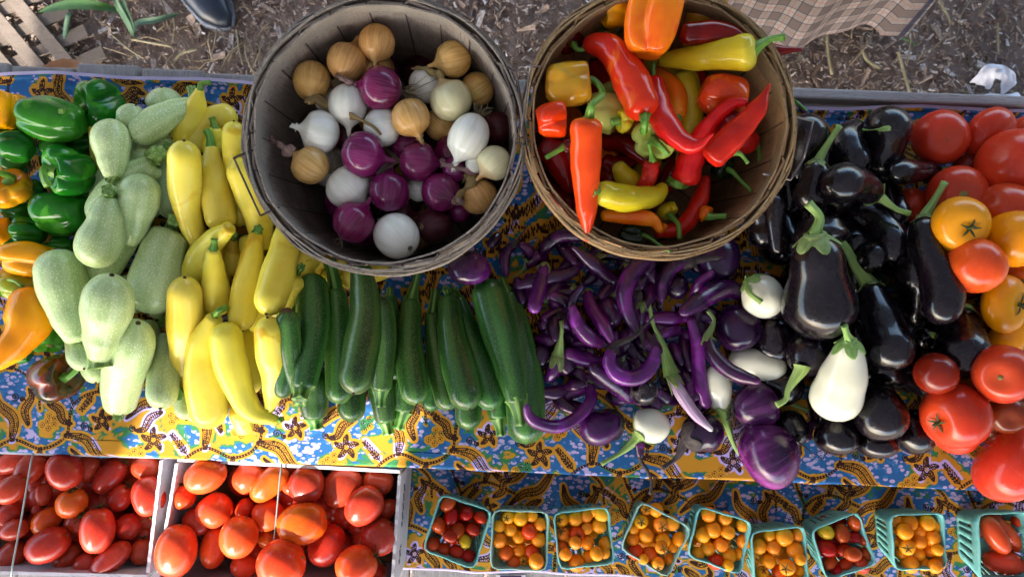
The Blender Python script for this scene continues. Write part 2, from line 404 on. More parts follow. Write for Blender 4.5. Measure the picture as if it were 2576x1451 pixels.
def wood(name, c1, c2, dark, ax=(1, 14, 14), rot=(0, 0, 0), rough=.75, split=None):
    t = NT(name); co = t.mapv(ax, rot)
    g = t.noise(9, 6, co, .8, .65); g2 = t.noise(70, 3, co, .2)
    c = t.mix(t.ramp(g, [(.3, 0.), (.7, 1.)]), lin(c1), lin(c2))
    c = t.mix(t.ramp(g2, [(.52, 0.), (.72, .65)]), c, lin(dark))
    c = t.mix(t.ramp(t.noise(3.5, 3), [(.45, 0.), (.75, .45)]), c, lin(dark))
    t.bump(t.math('ADD', g2, g), .5, .002)
    return t.fin(t.vary(c, .006, .12), rough, 0., .25)
def stave_wood(name, c1, c2, dark, n):
    """thin split-wood staves: u counts the staves, v runs down them"""
    t = NT(name); uv = t.n('SeparateXYZ'); t.l(t.coord('UV'), uv.inputs[0]); u, v = uv.outputs[0], uv.outputs[1]
    k = t.math('FLOOR', t.math('MULTIPLY', u, float(n))); wn = t.n('TexWhiteNoise', noise_dimensions='1D'); t.l(k, wn.inputs['W'])
    cu = t.n('CombineXYZ'); t.l(t.math('MULTIPLY', u, 330.), cu.inputs[0]); t.l(t.math('MULTIPLY', v, 5.), cu.inputs[1]); t.l(t.math('MULTIPLY', wn.outputs['Value'], 40.), cu.inputs[2])
    g = t.noise(1., 5, cu.outputs[0], .7, .6)
    c = t.mix(t.ramp(g, [(.3, 0.), (.7, 1.)]), lin(c1), lin(c2))
    c = t.mix(t.math('MULTIPLY', wn.outputs['Value'], .4), c, lin(dark))
    fr = t.math('FRACT', t.math('MULTIPLY', u, float(n))); e = t.ramp(t.math('MINIMUM', fr, t.math('SUBTRACT', 1., fr)), [(.012, .9), (.035, 0.)]); c = t.mix(e, c, lin('#14100e'))
    c = t.mix(t.ramp(t.noise(14, 5, None, .9, .65), [(.48, 0.), (.66, .7)]), c, lin(dark))
    c = t.mix(t.ramp(t.noise(1., 4, t.mapv((2.2, 2.2, 1), co=cu.outputs[0]), .3), [(.58, 0.), (.7, .6)]), c, lin('#2c2622'))
    t.bump(g, .8, .002)
    return t.fin(c, .62, 0., .3)
def plain(name, c, rough=.5, metal=0., spec=.5, bump=0., sc=60, c2=None, spk=None):
    t = NT(name); t.b.inputs['Metallic'].default_value = metal
    col = t.mix(t.ramp(t.noise(sc * .4, 4), [(.35, 0.), (.65, 1.)]), lin(c), lin(c2 or c))
    if spk: col = t.mix(t.ramp(t.noise(sc * 4, 3), [(.6, 0.), (.7, .5)]), col, lin(spk))
    if bump: t.bump(t.noise(sc * 3, 4), bump, .002)
    return t.fin(col, rough, 0., spec)
# ------------------------------------------------------------------ the printed cloth: one repeat of its drawing, worked out on a grid
TX, TY, PR = .365, .36, .00075
def draw_tile():
    nx, ny = int(TX / PR), int(TY / PR); A = np.zeros((nx, ny, 3), dtype=np.float32)      # dark line, ochre fill, halo
    def disc(x, y, r, val, soft=1.):
        k = int(r / PR) + 2; ix, iy = int(x / PR), int(y / PR)
        xs = np.arange(ix - k, ix + k + 1); ys = np.arange(iy - k, iy + k + 1)
        d = np.sqrt((xs[:, None] * PR - x) ** 2 + (ys[None, :] * PR - y) ** 2)
        a = np.clip((r - d) / (PR * soft) + .5, 0, 1)
        I = np.ix_(xs % nx, ys % ny); sub = A[I]
        for c, v in enumerate(val):
            if v is not None: sub[:, :, c] = sub[:, :, c] * (1 - a) + v * a
        A[I] = sub
    def path(p, r, val, step=1.):
        L = sum(math.dist(a, b) for a, b in zip(p, p[1:])); n = max(3, int(L / (PR * step)))
        q = cat_mull([(a[0], a[1], 0) for a in p], n)
        for i, c in enumerate(q):
            disc(c.x, c.y, r(i / n) if callable(r) else r, val)
        return q
    D, O = (1, 0, None), (0, 1, None)
    mm = lambda *p: [(a / 1000, b / 1000) for a, b in p]
    def leaf(p, w, vein=True, ol=2.3):
        p = mm(*p); w *= (.72 if vein else 1) / 1000
        env = lambda t: max(.0004, w * math.sin(math.pi * min(1, t * .96 + .04)) ** .7 * (1 - .25 * t))
        path(p, lambda t: env(t) + .007, (None, None, .9), 4)
        path(p, lambda t: env(t) + ol / 1000, D); path(p, env, O)
        q = path(p, .0009, D); n = len(q)
        if vein:
            path(p, lambda t: env(t) * .86, D); path(p, lambda t: env(t) * .86 - .0011, O); path(p, .0009, D)
            for i in range(int(n * .08), int(n * .9), max(3, int(.0040 / PR))):
                t = i / n; d = q[min(n - 1, i + 1)] - q[i - 1]; d.normalize(); nn = Vector((-d.y, d.x, 0)); e = env(t) * .66
                for sg in (1, -1):
                    b = q[i] + nn * e * sg + d * e * .5
                    path([(q[i].x, q[i].y), ((q[i].x + b.x) / 2, (q[i].y + b.y) / 2), (b.x, b.y)], .0008, D, .8)
    def stem(p, r=2.7, gap=5.5):
        p = mm(*p); path(p, r / 1000 + .004, (None, None, .6), 4); path(p, r / 1000, D)
        L = sum(math.dist(a, b) for a, b in zip(p, p[1:])); n = int(L / gap * 1000)
        for c in cat_mull([(a[0], a[1], 0) for a in p], max(2, n)): disc(c.x, c.y, r * .42 / 1000, O)
    def ring(x, y, r=5.2):
        x /= 1000; y /= 1000; r /= 1000
        disc(x, y, r + .004, (None, None, .6)); disc(x, y, r, D); disc(x, y, r - .0014, (0, .35, None)); disc(x, y, r * .36, D)
    def curl(x, y, r, a0=0, turns=1.6, w=1.1):
        pts = []
        for i in range(15):
            t = i / 14; q = r * (1 - .85 * t); a = a0 + t * turns * 2 * math.pi
            pts.append((x + q * math.cos(a), y + q * math.sin(a)))
        path(mm(*pts), w / 1000, D); disc(pts[-1][0] / 1000, pts[-1][1] / 1000, .0022, D)
    def fern(x, y, a, L, n=7):
        ca, sa = math.cos(a), math.sin(a)
        path(mm((x, y), (x + L * ca, y + L * sa)), .0009, D)
        for i in range(n):
            t = (i + 1) / n; bx, by = x + L * t * ca, y + L * t * sa
            for sg in (1, -1):
                b = a + sg * .75; l = 11 * (1 - .5 * t)
                leaf([(bx, by), (bx + l * .5 * math.cos(b), by + l * .5 * math.sin(b)), (bx + l * math.cos(b - sg * .2), by + l * math.sin(b - sg * .2))], 2.0, False, 1.2)
    def flower(x, y, r):
        for k in range(5):
            a = k * 2 * math.pi / 5 + .3
            leaf([(x + 3 * math.cos(a), y + 3 * math.sin(a)), (x + r * .6 * math.cos(a + .15), y + r * .6 * math.sin(a + .15)), (x + r * math.cos(a), y + r * math.sin(a))], r * .27, True, 1.8)
        disc(x / 1000, y / 1000, r * .28 / 1000, D); disc(x / 1000, y / 1000, r * .2 / 1000, O)
        for k in range(8): disc(x / 1000 + r * .00012 * math.cos(k * .785), y / 1000 + r * .00012 * math.sin(k * .785), .0008, D)
    # two long stems winding through the repeat, with what grows from them
    stem([(-10, 60), (50, 38), (95, 70), (105, 130), (150, 165), (205, 150), (250, 175), (262, 235), (310, 262), (375, 240)])
    stem([(20, 372), (35, 310), (85, 285), (140, 300), (190, 270), (200, 225)], 2.4)
    stem([(225, -10), (235, 45), (285, 75), (345, 70), (375, 60)], 2.4)
    stem([(262, 235), (240, 290), (262, 340), (226, 352)], 2.4)
    leaf([(96, 72), (128, 55), (150, 18), (182, 4)], 10); leaf([(104, 128), (72, 128), (48, 108), (22, 112)], 9)
    leaf([(150, 165), (150, 205), (120, 232), (112, 262)], 11); leaf([(205, 150), (196, 112), (216, 86), (212, 58)], 9)
    leaf([(250, 178), (290, 170), (318, 138), (356, 132)], 11); leaf([(310, 262), (322, 300), (350, 318), (358, 348)], 9)
    leaf([(36, 308), (16, 280), (-14, 268), (-40, 282)], 10); leaf([(86, 286), (62, 250), (28, 240), (-2, 214)], 10)
    leaf([(236, 46), (262, 22), (300, 22), (336, 2)], 8); leaf([(286, 76), (262, 104), (280, 130), (262, 150)], 7)
    leaf([(140, 300), (160, 330), (198, 336), (214, 316)], 8); leaf([(50, 38), (44, 66), (64, 84), (60, 100)], 7)
    fern(118, 150, 2.3, 46); fern(180, 262, -.5, 44, 6); fern(330, 70, 1.2, 40, 6); fern(96, 282, 1.3, 44, 6); fern(300, 258, -2.2, 36, 5); fern(30, 44, -1.2, 34, 5)
    flower(168, 106, 21); flower(318, 208, 20); flower(52, 176, 23); flower(120, 336, 17); flower(296, 330, 18)
    for a in ([(10, 20), (40, 6), (66, 16), (84, 2)], [(150, 60), (176, 72), (196, 62), (216, 74)], [(116, 96), (134, 84), (140, 60), (134, 44)], [(178, 196), (170, 222), (182, 246), (176, 262)], [(12, 96), (34, 80), (34, 62), (22, 48)], [(232, 98), (250, 84), (250, 64), (262, 52)],
              [(300, 100), (326, 104), (340, 118), (362, 112)], [(276, 296), (300, 290), (312, 306), (334, 302)], [(100, 352), (116, 366), (140, 358), (156, 370)], [(330, 232), (348, 244), (350, 262), (366, 272)], [(44, 330), (60, 348), (52, 366), (64, 380)], [(216, 236), (236, 226), (244, 206), (260, 200)], [(64, 228), (44, 216), (34, 196), (18, 192)], [(190, 350), (206, 344), (222, 362), (240, 358)]):
        leaf(a, 8.5)
    for x, y in ((20, 140), (30, 148), (18, 152), (30, 160), (8, 144), (218, 190), (228, 198), (216, 203), (230, 209), (219, 214), (206, 196), (340, 28), (350, 36), (338, 40), (350, 48), (328, 34), (84, 210), (94, 218), (82, 222), (94, 230), (150, 360), (160, 352), (170, 360)):
        ring(x, y)
    for x, y, r, a in ((130, 30, 8, 0), (196, 20, 9, 2), (70, 60, 7, 1), (240, 120, 8, 3), (150, 246, 8, 4), (284, 196, 8, 0), (20, 330, 9, 1), (340, 286, 8, 2), (210, 300, 7, 3), (76, 330, 8, 5), (12, 196, 7, 2), (350, 100, 8, 4), (252, 262, 7, 1)):
        curl(x, y, r, a); curl(x + r * 1.7, y - r * .5, r * .7, a + 2)
    return A
TILE = draw_tile()
def pat(u, v):
    nx, ny = TILE.shape[:2]
    fx = (u * 1.22 / PR) % nx; fy = (v * 1.22 / PR) % ny; i = fx.astype(int) % nx; j = fy.astype(int) % ny; a = (fx - i)[..., None]; b = (fy - j)[..., None]
    i2, j2 = (i + 1) % nx, (j + 1) % ny
    return (TILE[i, j] * (1 - a) + TILE[i2, j] * a) * (1 - b) + (TILE[i, j2] * (1 - a) + TILE[i2, j2] * a) * b

def cloth_material():
    t = NT('wax_print_cloth'); at = t.n('Attribute', attribute_name='pat'); sp = t.n('SeparateColor'); t.l(at.outputs['Color'], sp.inputs[0])
    dark, och, halo = sp.outputs[0], sp.outputs[1], sp.outputs[2]
    uv = t.coord('UV')
    # blue ground with pale dapples stretched sideways
    v1 = t.vor(1., t.mapv((90, 145, 1), co=uv)); n1 = t.noise(1., 3, t.mapv((26, 38, 1), co=uv), .6)
    dap = t.ramp(t.math('ADD', v1.outputs['Distance'], t.math('MULTIPLY', n1, .9)), [(.84, 1.), (.90, 0.)])
    ground = t.mix(dap, lin('#1f5488'), lin('#a296bc'))
    ground = t.mix(t.ramp(t.noise(1., 3, t.mapv((75, 105, 1), co=uv), .3), [(.55, 0.), (.63, 1.)]), ground, lin('#2a6298'))
    nn = t.noise(1., 4, t.mapv((20, 25, 1), co=uv), .8, .6)
    big = t.noise(1., 3, t.mapv((9.5, 11.5, 1), co=uv), .7)
    m = t.math('ADD', t.math('MULTIPLY', big, .8), t.math('MULTIPLY_ADD', halo, .34, t.math('MULTIPLY', nn, .35)))
    g1 = t.mix(t.ramp(m, [(.61, 0.), (.625, 1.)]), ground, lin('#2c6a3e'))
    g2 = t.mix(t.ramp(m, [(.645, 0.), (.66, 1.)]), g1, lin('#b07c1e'))
    g3 = t.mix(t.ramp(t.math('SUBTRACT', m, t.math('MULTIPLY', t.noise(1., 2, t.mapv((40, 50, 1), co=uv)), .1)), [(.86, 0.), (.87, 1.)]), g2, lin('#a99bd0'))
    c = t.mix(t.ramp(och, [(.4, 0.), (.6, 1.)]), g3, lin('#b07c1e'))
    c = t.mix(t.ramp(dark, [(.28, 0.), (.5, 1.)]), c, lin('#2a110b'))
    ed = t.n('Attribute', attribute_name='hem')
    c = t.mix(t.ramp(ed.outputs['Fac'], [(.4, 0.), (.6, 1.)]), c, lin('#b4a8c4'))
    wv = t.noise(1., 2, t.mapv((900, 900, 1), co=uv)); t.bump(t.math('ADD', t.math('MULTIPLY', wv, .3), t.noise(1., 2, t.mapv((18, 18, 1), co=uv))), .25, .0015)
    return t.fin(c, .8, 0., .2)
# table frame: u along the front edge, v back from it (the table stands turned by 2.2 degrees to the camera)
_a, _b = Pv(0, 1130, T), Pv(2576, 1229, T); EU = (_b - _a).normalized(); EV = Vector((-EU.y, EU.x, 0)); E0 = (_a + _b) / 2; E0.z = 0
def tb(u, v, z): return E0 + EU * u + EV * v + Vector((0, 0, z))
ROLL = math.atan2(EU.y, EU.x)
SH = T - .15                      # lower shelf
def hem_line(u): return .598
def build_cloth():
    us = np.arange(-.93, .93, .00125)
    prof = []                      # (v, z, w = distance along the cloth, hem)
    vv = list(np.arange(.588, .50, -.0015)) + list(np.arange(.50, .13, -.005)) + list(np.arange(.13, .0, -.00125))
    w = 0; prev = None; rows = []
    rows.append((.598, T + .0022, 0)); rows.append((.6, T + .0035, 1))
    rows = []
    for v in vv: rows.append((v, T + .003 + (.004 if v > .578 else 0), 1. if v > .583 else 0.))
    for k in range(7):
        a = k / 6 * math.pi / 2; rows.append((-.004 * math.sin(a), T + .003 - .004 + .004 * math.cos(a), 0.))
    for z in np.arange(T - .006, SH + .006, -.004): rows.append((-.004, z, 0.))
    for k in range(5):
        a = k / 4 * math.pi / 2; rows.append((-.004 - .006 * (1 - math.cos(a)), SH + .009 - .006 * math.sin(a), 0.))
    for v in np.arange(-.012, -.2055, -.00125): rows.append((v, SH + .003, 1. if v < -.2025 else 0.))
    rows.append((-.2065, SH + .0015, 1.)); rows.append((-.2068, SH - .012, 1.)); rows.append((-.2062, SH - .02, 1.))
    R = np.array(rows); dv = np.hypot(np.diff(R[:, 0]), np.diff(R[:, 1])); ww = np.concatenate([[0], np.cumsum(dv)])
    nu, nv = len(us), len(R)
    U, Vv = np.meshgrid(us, R[:, 0], indexing='ij'); Z = np.repeat(R[None, :, 1], nu, 0); Wd = np.repeat(ww[None, :], nu, 0)
    lo = Z < T - .01
    rip = .0012 * np.sin(U * 31 + Wd * 9) * np.sin(Wd * 37 + U * 7) + .0009 * np.sin(U * 83 + 2 * np.sin(Wd * 20))
    Z = Z + np.where((Vv > -.003) | (Vv < -.02), rip + .0016, 0)
    Vs = Vv + np.where(lo & (Vv > -.02), .0035 * np.sin(U * 22) + .002 * np.sin(U * 51), 0) + np.where(Vv < -.19, .002 * np.sin(U * 17) + .0015 * np.sin(U * 40), 0) + np.where(Vv > .57, .004 * np.sin(U * 9 + 1) + .0025 * np.sin(U * 23), 0)
    Vs = Vs - np.where((Vv < .02) & (Vv > -.003), .0015 * np.sin(U * 12), 0)
    X = E0.x + EU.x * U + EV.x * Vs; Y = E0.y + EU.y * U + EV.y * Vs
    me = bpy.data.meshes.new('tablecloth')
    idx = np.arange(nu * nv).reshape(nu, nv)
    q = np.stack([idx[:-1, :-1], idx[:-1, 1:], idx[1:, 1:], idx[1:, :-1]], -1).reshape(-1, 4)
    me.vertices.add(nu * nv); me.vertices.foreach_set('co', np.stack([X, Y, Z], -1).astype(np.float32).ravel())
    me.loops.add(q.size); me.loops.foreach_set('vertex_index', q.ravel().astype(np.int32))
    me.polygons.add(len(q)); me.polygons.foreach_set('loop_start', np.arange(0, q.size, 4, dtype=np.int32)); me.polygons.foreach_set('loop_total', np.full(len(q), 4, dtype=np.int32))
    me.polygons.foreach_set('use_smooth', np.ones(len(q), dtype=bool))
    uvl = me.uv_layers.new(name='UVMap'); uvs = np.stack([U, -Wd], -1).reshape(-1, 2)[q.ravel()]; uvl.data.foreach_set('uv', uvs.astype(np.float32).ravel())
    p = pat(U, -Wd + .12).reshape(-1, 3); ca = me.color_attributes.new('pat', 'BYTE_COLOR', 'POINT')
    # byte colours are stored as sRGB; ramps in the material only test thresholds near one half
    ca.data.foreach_set('color_srgb', np.concatenate([p, np.ones((len(p), 1))], 1).astype(np.float32).ravel())
    hm = me.attributes.new('hem', 'FLOAT', 'POINT'); hm.data.foreach_set('value', np.repeat(R[None, :, 2], nu, 0).astype(np.float32).ravel())
    me.materials.append(cloth_material()); me.update(); me.validate()
    o = bpy.data.objects.new('tablecloth', me); COL.objects.link(o)
    tag(o, 'blue, ochre and lilac leaf print cloth covering the stepped produce stand', 'tablecloth')
build_cloth()

# ------------------------------------------------------------------ ground of wood chips
def build_ground():
    t = NT('chip_soil'); n = t.noise(25, 6); c = t.mix(t.ramp(n, [(.35, 0.), (.65, 1.)]), lin('#6e5e54'), lin('#8a7a70'))
    t.bump(t.noise(60, 5), .8, .01); m = t.fin(c, .9, 0., .15)
    g = Geo(); n = 60; A = np.zeros((n, n, 3))
    for i in range(n):
        for j in range(n):
            fx = (i / (n - 1) * 2 - 1); fy = (j / (n - 1) * 2 - 1)
            A[i, j] = (math.copysign(abs(fx) ** 3, fx) * 60, math.copysign(abs(fy) ** 3, fy) * 60, -.012)
    g.grid(A, False, flip=True); o = g.make('ground', m); o['kind'] = 'structure'
    rs = np.random.RandomState(3); N = 34000
    x = rs.uniform(-1.75, 1.75, N); y = rs.uniform(.38, 1.45, N); a = rs.uniform(0, 6.283, N); L = rs.uniform(.0025, .0085, N) * (1 + (rs.rand(N) > .93) * rs.uniform(.5, 2.5, N)); w = L * rs.uniform(.14, .42, N); h = rs.uniform(.0006, .002, N)
    z = rs.uniform(-.008, .012, N); tx = rs.normal(0, .32, N); ty = rs.normal(0, .4, N)
    ca, sa = np.cos(a), np.sin(a)
    ex = np.stack([ca * np.cos(tx), sa * np.cos(tx), np.sin(tx)], -1); ey = np.stack([-sa * np.cos(ty), ca * np.cos(ty), np.sin(ty)], -1); ez = np.cross(ex, ey)
    V = []
    for k in range(8):
        s = [(1 if k >> i & 1 else -1) for i in range(3)]
        tap = np.where(s[0] > 0, rs.uniform(.3, 1, N), 1)
        V.append(np.stack([x, y, z], -1) + ex * (s[0] * L)[:, None] + ey * (s[1] * w * tap)[:, None] + ez * (s[2] * h)[:, None])
    V = np.stack(V, 1).reshape(-1, 3); b = (np.arange(N) * 8)[:, None, None]
    F = (b + np.array([(0, 2, 3, 1), (4, 5, 7, 6), (0, 1, 5, 4), (2, 6, 7, 3), (0, 4, 6, 2), (1, 3, 7, 5)])[None]).reshape(-1, 4)
    me = bpy.data.meshes.new('wood_chips'); me.from_pydata(V.tolist(), [], F.tolist())
    c = rs.rand(N) ; col = np.repeat(c, 8); at = me.attributes.new('chip', 'FLOAT', 'POINT'); at.data.foreach_set('value', col.astype(np.float32))
    t = NT('chip_wood'); at = t.n('Attribute', attribute_name='chip')
    c = t.ramp(at.outputs['Fac'], [(0, lin('#6a5648')), (.35, lin('#8a766a')), (.65, lin('#a39080')), (.9, lin('#b2a8a2')), (1, lin('#d0cac6'))])
    c = t.mix(t.ramp(t.noise(160, 3), [(.4, 0.), (.7, .5)]), c, lin('#3c2c24'))
    t.bump(t.noise(400, 3), .4, .001); me.materials.append(t.fin(c, .85, 0., .15))
    o = bpy.data.objects.new('wood_chips', me); COL.objects.link(o); tag(o, 'grey brown wood chips strewn over the ground behind the stand', 'wood chips', kind='stuff')
    # dry straw among the chips
    g = Geo()
    for k in range(170):
        left = k < 120
        x, y = (rnd.uniform(-1.35, -.55), rnd.uniform(.42, .9)) if left else (rnd.uniform(.5, 1.4), rnd.uniform(.45, .95))
        a = rnd.uniform(0, 6.28); L = rnd.uniform(.03, .12); b = a + rnd.uniform(-.5, .5)
        p = [(x, y, .012 + rnd.random() * .01), (x + L * .5 * math.cos(a), y + L * .5 * math.sin(a), .018 + rnd.random() * .015), (x + L * .5 * (math.cos(a) + math.cos(b)), y + L * .5 * (math.sin(a) + math.sin(b)), .012 + rnd.random() * .01)]
        g.tube(p, rnd.uniform(.0008, .0022), 5, k=4)
    o = g.make('straw', plain('straw', '#8d7c60', .8, c2='#5f5140', sc=20)); tag(o, 'dry brown straw and stalks lying on the wood chips', 'straw', kind='stuff')
build_ground()
WG = wood('old_grey_board', '#a5a1a0', '#8c8886', '#5c5856', (14, 1, 14))
WGx = wood('old_grey_rail', '#a8a4a4', '#908c8c', '#5e5a5a', (1, 14, 14))
# the wooden stand under the cloth
def board(r, name, u0, u1, v0, v1, z0, z1, m, bev=.003):
    g = Geo(); c = tb((u0 + u1) / 2, (v0 + v1) / 2, (z0 + z1) / 2)
    g.box(c, ((u1 - u0) / 2, (v1 - v0) / 2, (z1 - z0) / 2), [EU, EV, (0, 0, 1)]); o = g.make(name, m, r, False)
    if bev:
        b = o.modifiers.new('bevel', 'BEVEL'); b.width = bev; b.segments = 2
    return o
def build_stand():
    r = root('produce_stand', tuple(tb(0, .3, 0)), 'stepped wooden produce stand of weathered grey boards under the cloth', 'market stand')
    x = lambda px: (Pv(px, 170, T) - E0).dot(EU)
    ed = [x(-260), x(-130), x(26), x(189), x(353), x(515), x(680), x(845), x(1010), x(1175), x(1340)]
    for i, (a, b) in enumerate(zip(ed, ed[1:])):
        board(r, 'slat', a + .002, b - .003, .02, .610 - .004 * (i % 3), T - .022, T, WG)
    board(r, 'slat', x(1342), x(2700), .32, .589, T - .022, T, WGx); board(r, 'slat', x(1342), x(2700), .02, .316, T - .022, T, WGx)
    board(r, 'back_rail', x(1815), x(2720), .5925, .609, T - .03, T + .017, WGx)
    board(r, 'apron', -.93, .93, .004, .02, SH + .001, T - .001, WGx)
    for i, (a, b) in enumerate([(-.93, -.55), (-.545, -.42), (-.415, -.3), (-.295, -.17), (-.165, -.04), (-.035, .1), (.105, .22), (.225, .93)]):
        board(r, 'slat', a, b, -.275, -.001, SH - .022, SH, WG if i < 7 else WGx)
    for u in (-.85, 0, .85):
        for v in (.05, .55): board(r, 'leg', u - .03, u + .03, v - .03, v + .03, 0, T - .0225, WG)
        board(r, 'leg', u - .03, u + .03, -.25, -.19, 0, SH - .0225, WG)
build_stand()
# ------------------------------------------------------------------ bushel baskets
def basket(cx, cy, wpx, H, rb, mats, label, handles):
    zr = T + .006 + H; c = Pv(cx, cy, zr); rt = wpx / 2 * (ZC - zr) / FPX; c.z = T + .006
    r = root('bushel_basket', (c.x, c.y, c.z), label, 'basket', 'bushel baskets'); sw, hw, ww = mats
    NS = 22
    def rad(h): t = h / H; return rb + (rt - rb) * (t ** .85)
    # staves: each overlaps the next a little
    nth = NS * 8; g = Geo(); rows = 12; A = np.zeros((rows, nth, 3)); Bq = np.zeros((rows, nth, 3))
    for i in range(rows):
        h = H * i / (rows - 1) * .995; rr = rad(h)
        for j in range(nth):
            th = 2 * math.pi * j / nth; f = (j % 8) / 7; k = j // 8
            e = .0022 * (f - .5) + .0011 * math.sin(k * 2.4 + 5 * i / rows) - .0012 * math.sin(math.pi * f)
            A[i, j] = (c.x + (rr - .0045 + e) * math.cos(th), c.y + (rr - .0045 + e) * math.sin(th), c.z + h)
            Bq[i, j] = (c.x + (rr - .0015 + e) * math.cos(th), c.y + (rr - .0015 + e) * math.sin(th), c.z + h)
    g.grid(A); g.grid(Bq, flip=True)
    g.grid(np.stack([A[-1], Bq[-1]]))
    g.make('staves', sw, r)
    g = Geo(); D_ = np.zeros((2, 48, 3))
    for i, q in enumerate((.001, rb - .002)):
        for j in range(48): D_[i, j] = (c.x + q * math.cos(j * math.pi / 24), c.y + q * math.sin(j * math.pi / 24), c.z + .004)
    g.grid(D_); g.make('bottom', sw, r)
    def hoop(name, r0, r1, h0, h1, m, wav=.0008, sd=0):
        g = Geo(); n = 120; A = np.zeros((5, n + 1, 3))
        for j in range(n + 1):
            th = 2 * math.pi * j / n; w = wav * (math.sin(th * 7 + sd) + .6 * math.sin(th * 17 + sd * 2)); co, si = math.cos(th), math.sin(th)
            for i, (q, h) in enumerate(((r0, h0), (r1, h0), (r1, h1), (r0, h1), (r0, h0))):
                A[i, j] = (c.x + (q + w) * co, c.y + (q + w) * si, c.z + h + 1.5 * w)
        g.grid(A.transpose(1, 0, 2), False); o = g.make(name, m, r, False); return o
    hoop('rim_hoop', rad(H) - .0085, rad(H) - .0062, H - .032, H + .001, hw, sd=1)
    hoop('rim_hoop', rad(H) + .0008, rad(H) + .0032, H - .027, H + .003, hw, sd=2)
    hoop('rim_hoop', rad(H) + .0038, rad(H) + .0060, H - .029, H + .0005, hw, sd=3)
    hoop('rim_hoop', rad(H) + .0066, rad(H) + .0086, H - .024, H - .003, hw, sd=4)
    hoop('middle_hoop', rad(H * .5) + .001, rad(H * .5) + .0035, H * .45, H * .55, hw, sd=5)
    for hd in handles:
        pts = [Pv(*dpx(k, x, y), zr + dz) for k, x, y, dz in hd]
        g = Geo()
        for a, b in zip(pts, pts[1:]): g.tube([a, (a + b) / 2 + Vector((0, 0, .0006)), b], .0013, 6, k=4)
        hnd = g.make('wire_handle', ww, r)
        for p in (pts[0], pts[-1]):       # staple through the rim
            d = Vector((p.x - c.x, p.y - c.y, 0)).normalized(); q = Vector((c.x, c.y, zr)) + d * (rad(H) + .001)
            t_ = Vector((-d.y, d.x, 0)) * .004
            gg = Geo(); gg.tube([q + d * .010 + t_ - Vector((0, 0, .012)), q + d * .009 + t_ + Vector((0, 0, .004)), q - d * .0095 + t_ + Vector((0, 0, .004)), q - d * .010 + t_ - Vector((0, 0, .02))], .0011, 6, k=14)
            gg.make('staple', ww, hnd)
    for k in range(26):                    # splinters lifting off the rim
        if k == 0: g = Geo()
        th = rnd.random() * 6.28; d = Vector((math.cos(th), math.sin(th), 0)); q = Vector((c.x, c.y, zr + .002)) + d * (rad(H) + rnd.uniform(-.006, .007)); tt = Vector((-d.y, d.x, 0)) * rnd.choice((-1, 1))
        g.tube([q, q + tt * rnd.uniform(.004, .012) + d * rnd.uniform(-.002, .004) + Vector((0, 0, rnd.uniform(0, .005)))], .0005, 4, k=2)
    g.make('splinters', hw, r)['kind'] = 'stuff'
    return c, rt, zr
ws1 = stave_wood('grey_staves', '#a5988a', '#928476', '#62564c', 22); wh1 = wood('grey_hoop', '#9c9286', '#867c70', '#34302f', (3, 3, 30))
ws2 = stave_wood('tan_staves', '#bc956a', '#a68258', '#7a5e40', 22); wh2 = wood('tan_hoop', '#ab8f6a', '#8c7350', '#4c3a28', (3, 3, 30))
WIRE = plain('galvanised_wire', '#8a8a8c', .4, .9, c2='#5a4a44', sc=80); WIRED = plain('rusty_wire', '#4a403c', .6, .6, c2='#2c2624', sc=80)
BO = basket(966, 334, 692, .25, .135, (ws1, wh1, WIRED), 'weathered grey bushel basket holding yellow, white and red onions',
   [[('D', 640, 378, -.002), ('D', 588, 397, .004), ('D', 655, 543, .004), ('D', 703, 521, -.002)],
    [('O', 1985, 520, .004), ('O', 2060, 560, .02), ('O', 2150, 1125, .02), ('O', 2060, 1110, .004)]])
BP = basket(1658, 303, 673, .25, .135, (ws2, wh2, WIRE), 'light brown bushel basket heaped with red, orange and yellow peppers',
   [[('K', 310, 520, .006), ('K', 236, 520, .022), ('K', 160, 1060, .024), ('K', 230, 1085, .006)],
    [('F', 500, 215, -.002), ('F', 690, 262, -.008), ('F', 620, 540, -.010), ('F', 515, 716, -.010), ('F', 300, 668, -.002)]])
# ------------------------------------------------------------------ produce builders
def interp(tab, x):
    if x <= tab[0][0]: return tab[0][1]
    for (x0, y0), (x1, y1) in zip(tab, tab[1:]):
        if x <= x1:
            t = (x - x0) / (x1 - x0); t = t * t * (3 - 2 * t); return y0 + (y1 - y0) * t
    return tab[-1][1]
def widths(w, kind):
    if kind == 'squash' and len(w) == 2: return [(0, w[0]), (.30, w[0] * .42 + w[1] * .58), (.62, w[1] * 1.02), (.9, w[1] * .97), (1, w[1] * .93)]
    if kind == 'egg' and len(w) == 2: return [(0, w[0]), (.3, w[0] * .6 + w[1] * .4), (.7, w[1]), (1, w[1] * .97)]
    n = len(w)
    if n == 1: return [(0, w[0])]
    return [(i / (n - 1), q) for i, q in enumerate(w)]
def mod_fn(lobes=0, amp=0., wob=.02, ph=None, wr=0.):
    p = [rnd.uniform(0, 6.28) for _ in range(6)]; ph = p[0] if ph is None else ph
    def f(s, th):
        q = 1 + wob * (math.sin(2 * th + p[1] + 4 * s) + .6 * math.sin(3 * th + p[2] - 6 * s) + .5 * math.sin(9 * s + p[3] + th))
        if lobes:
            m = abs(math.cos(lobes * th / 2 + ph)); e = math.sin(math.pi * min(1, max(0, s))) ** .4
            q *= 1 - amp * (1 - m) ** 1.6 * (.35 + .65 * e)
        if wr: q += wr * (math.sin(31 * s + 2 * th + p[4]) + math.sin(47 * s - 3 * th + p[5]))
        return q
    return f
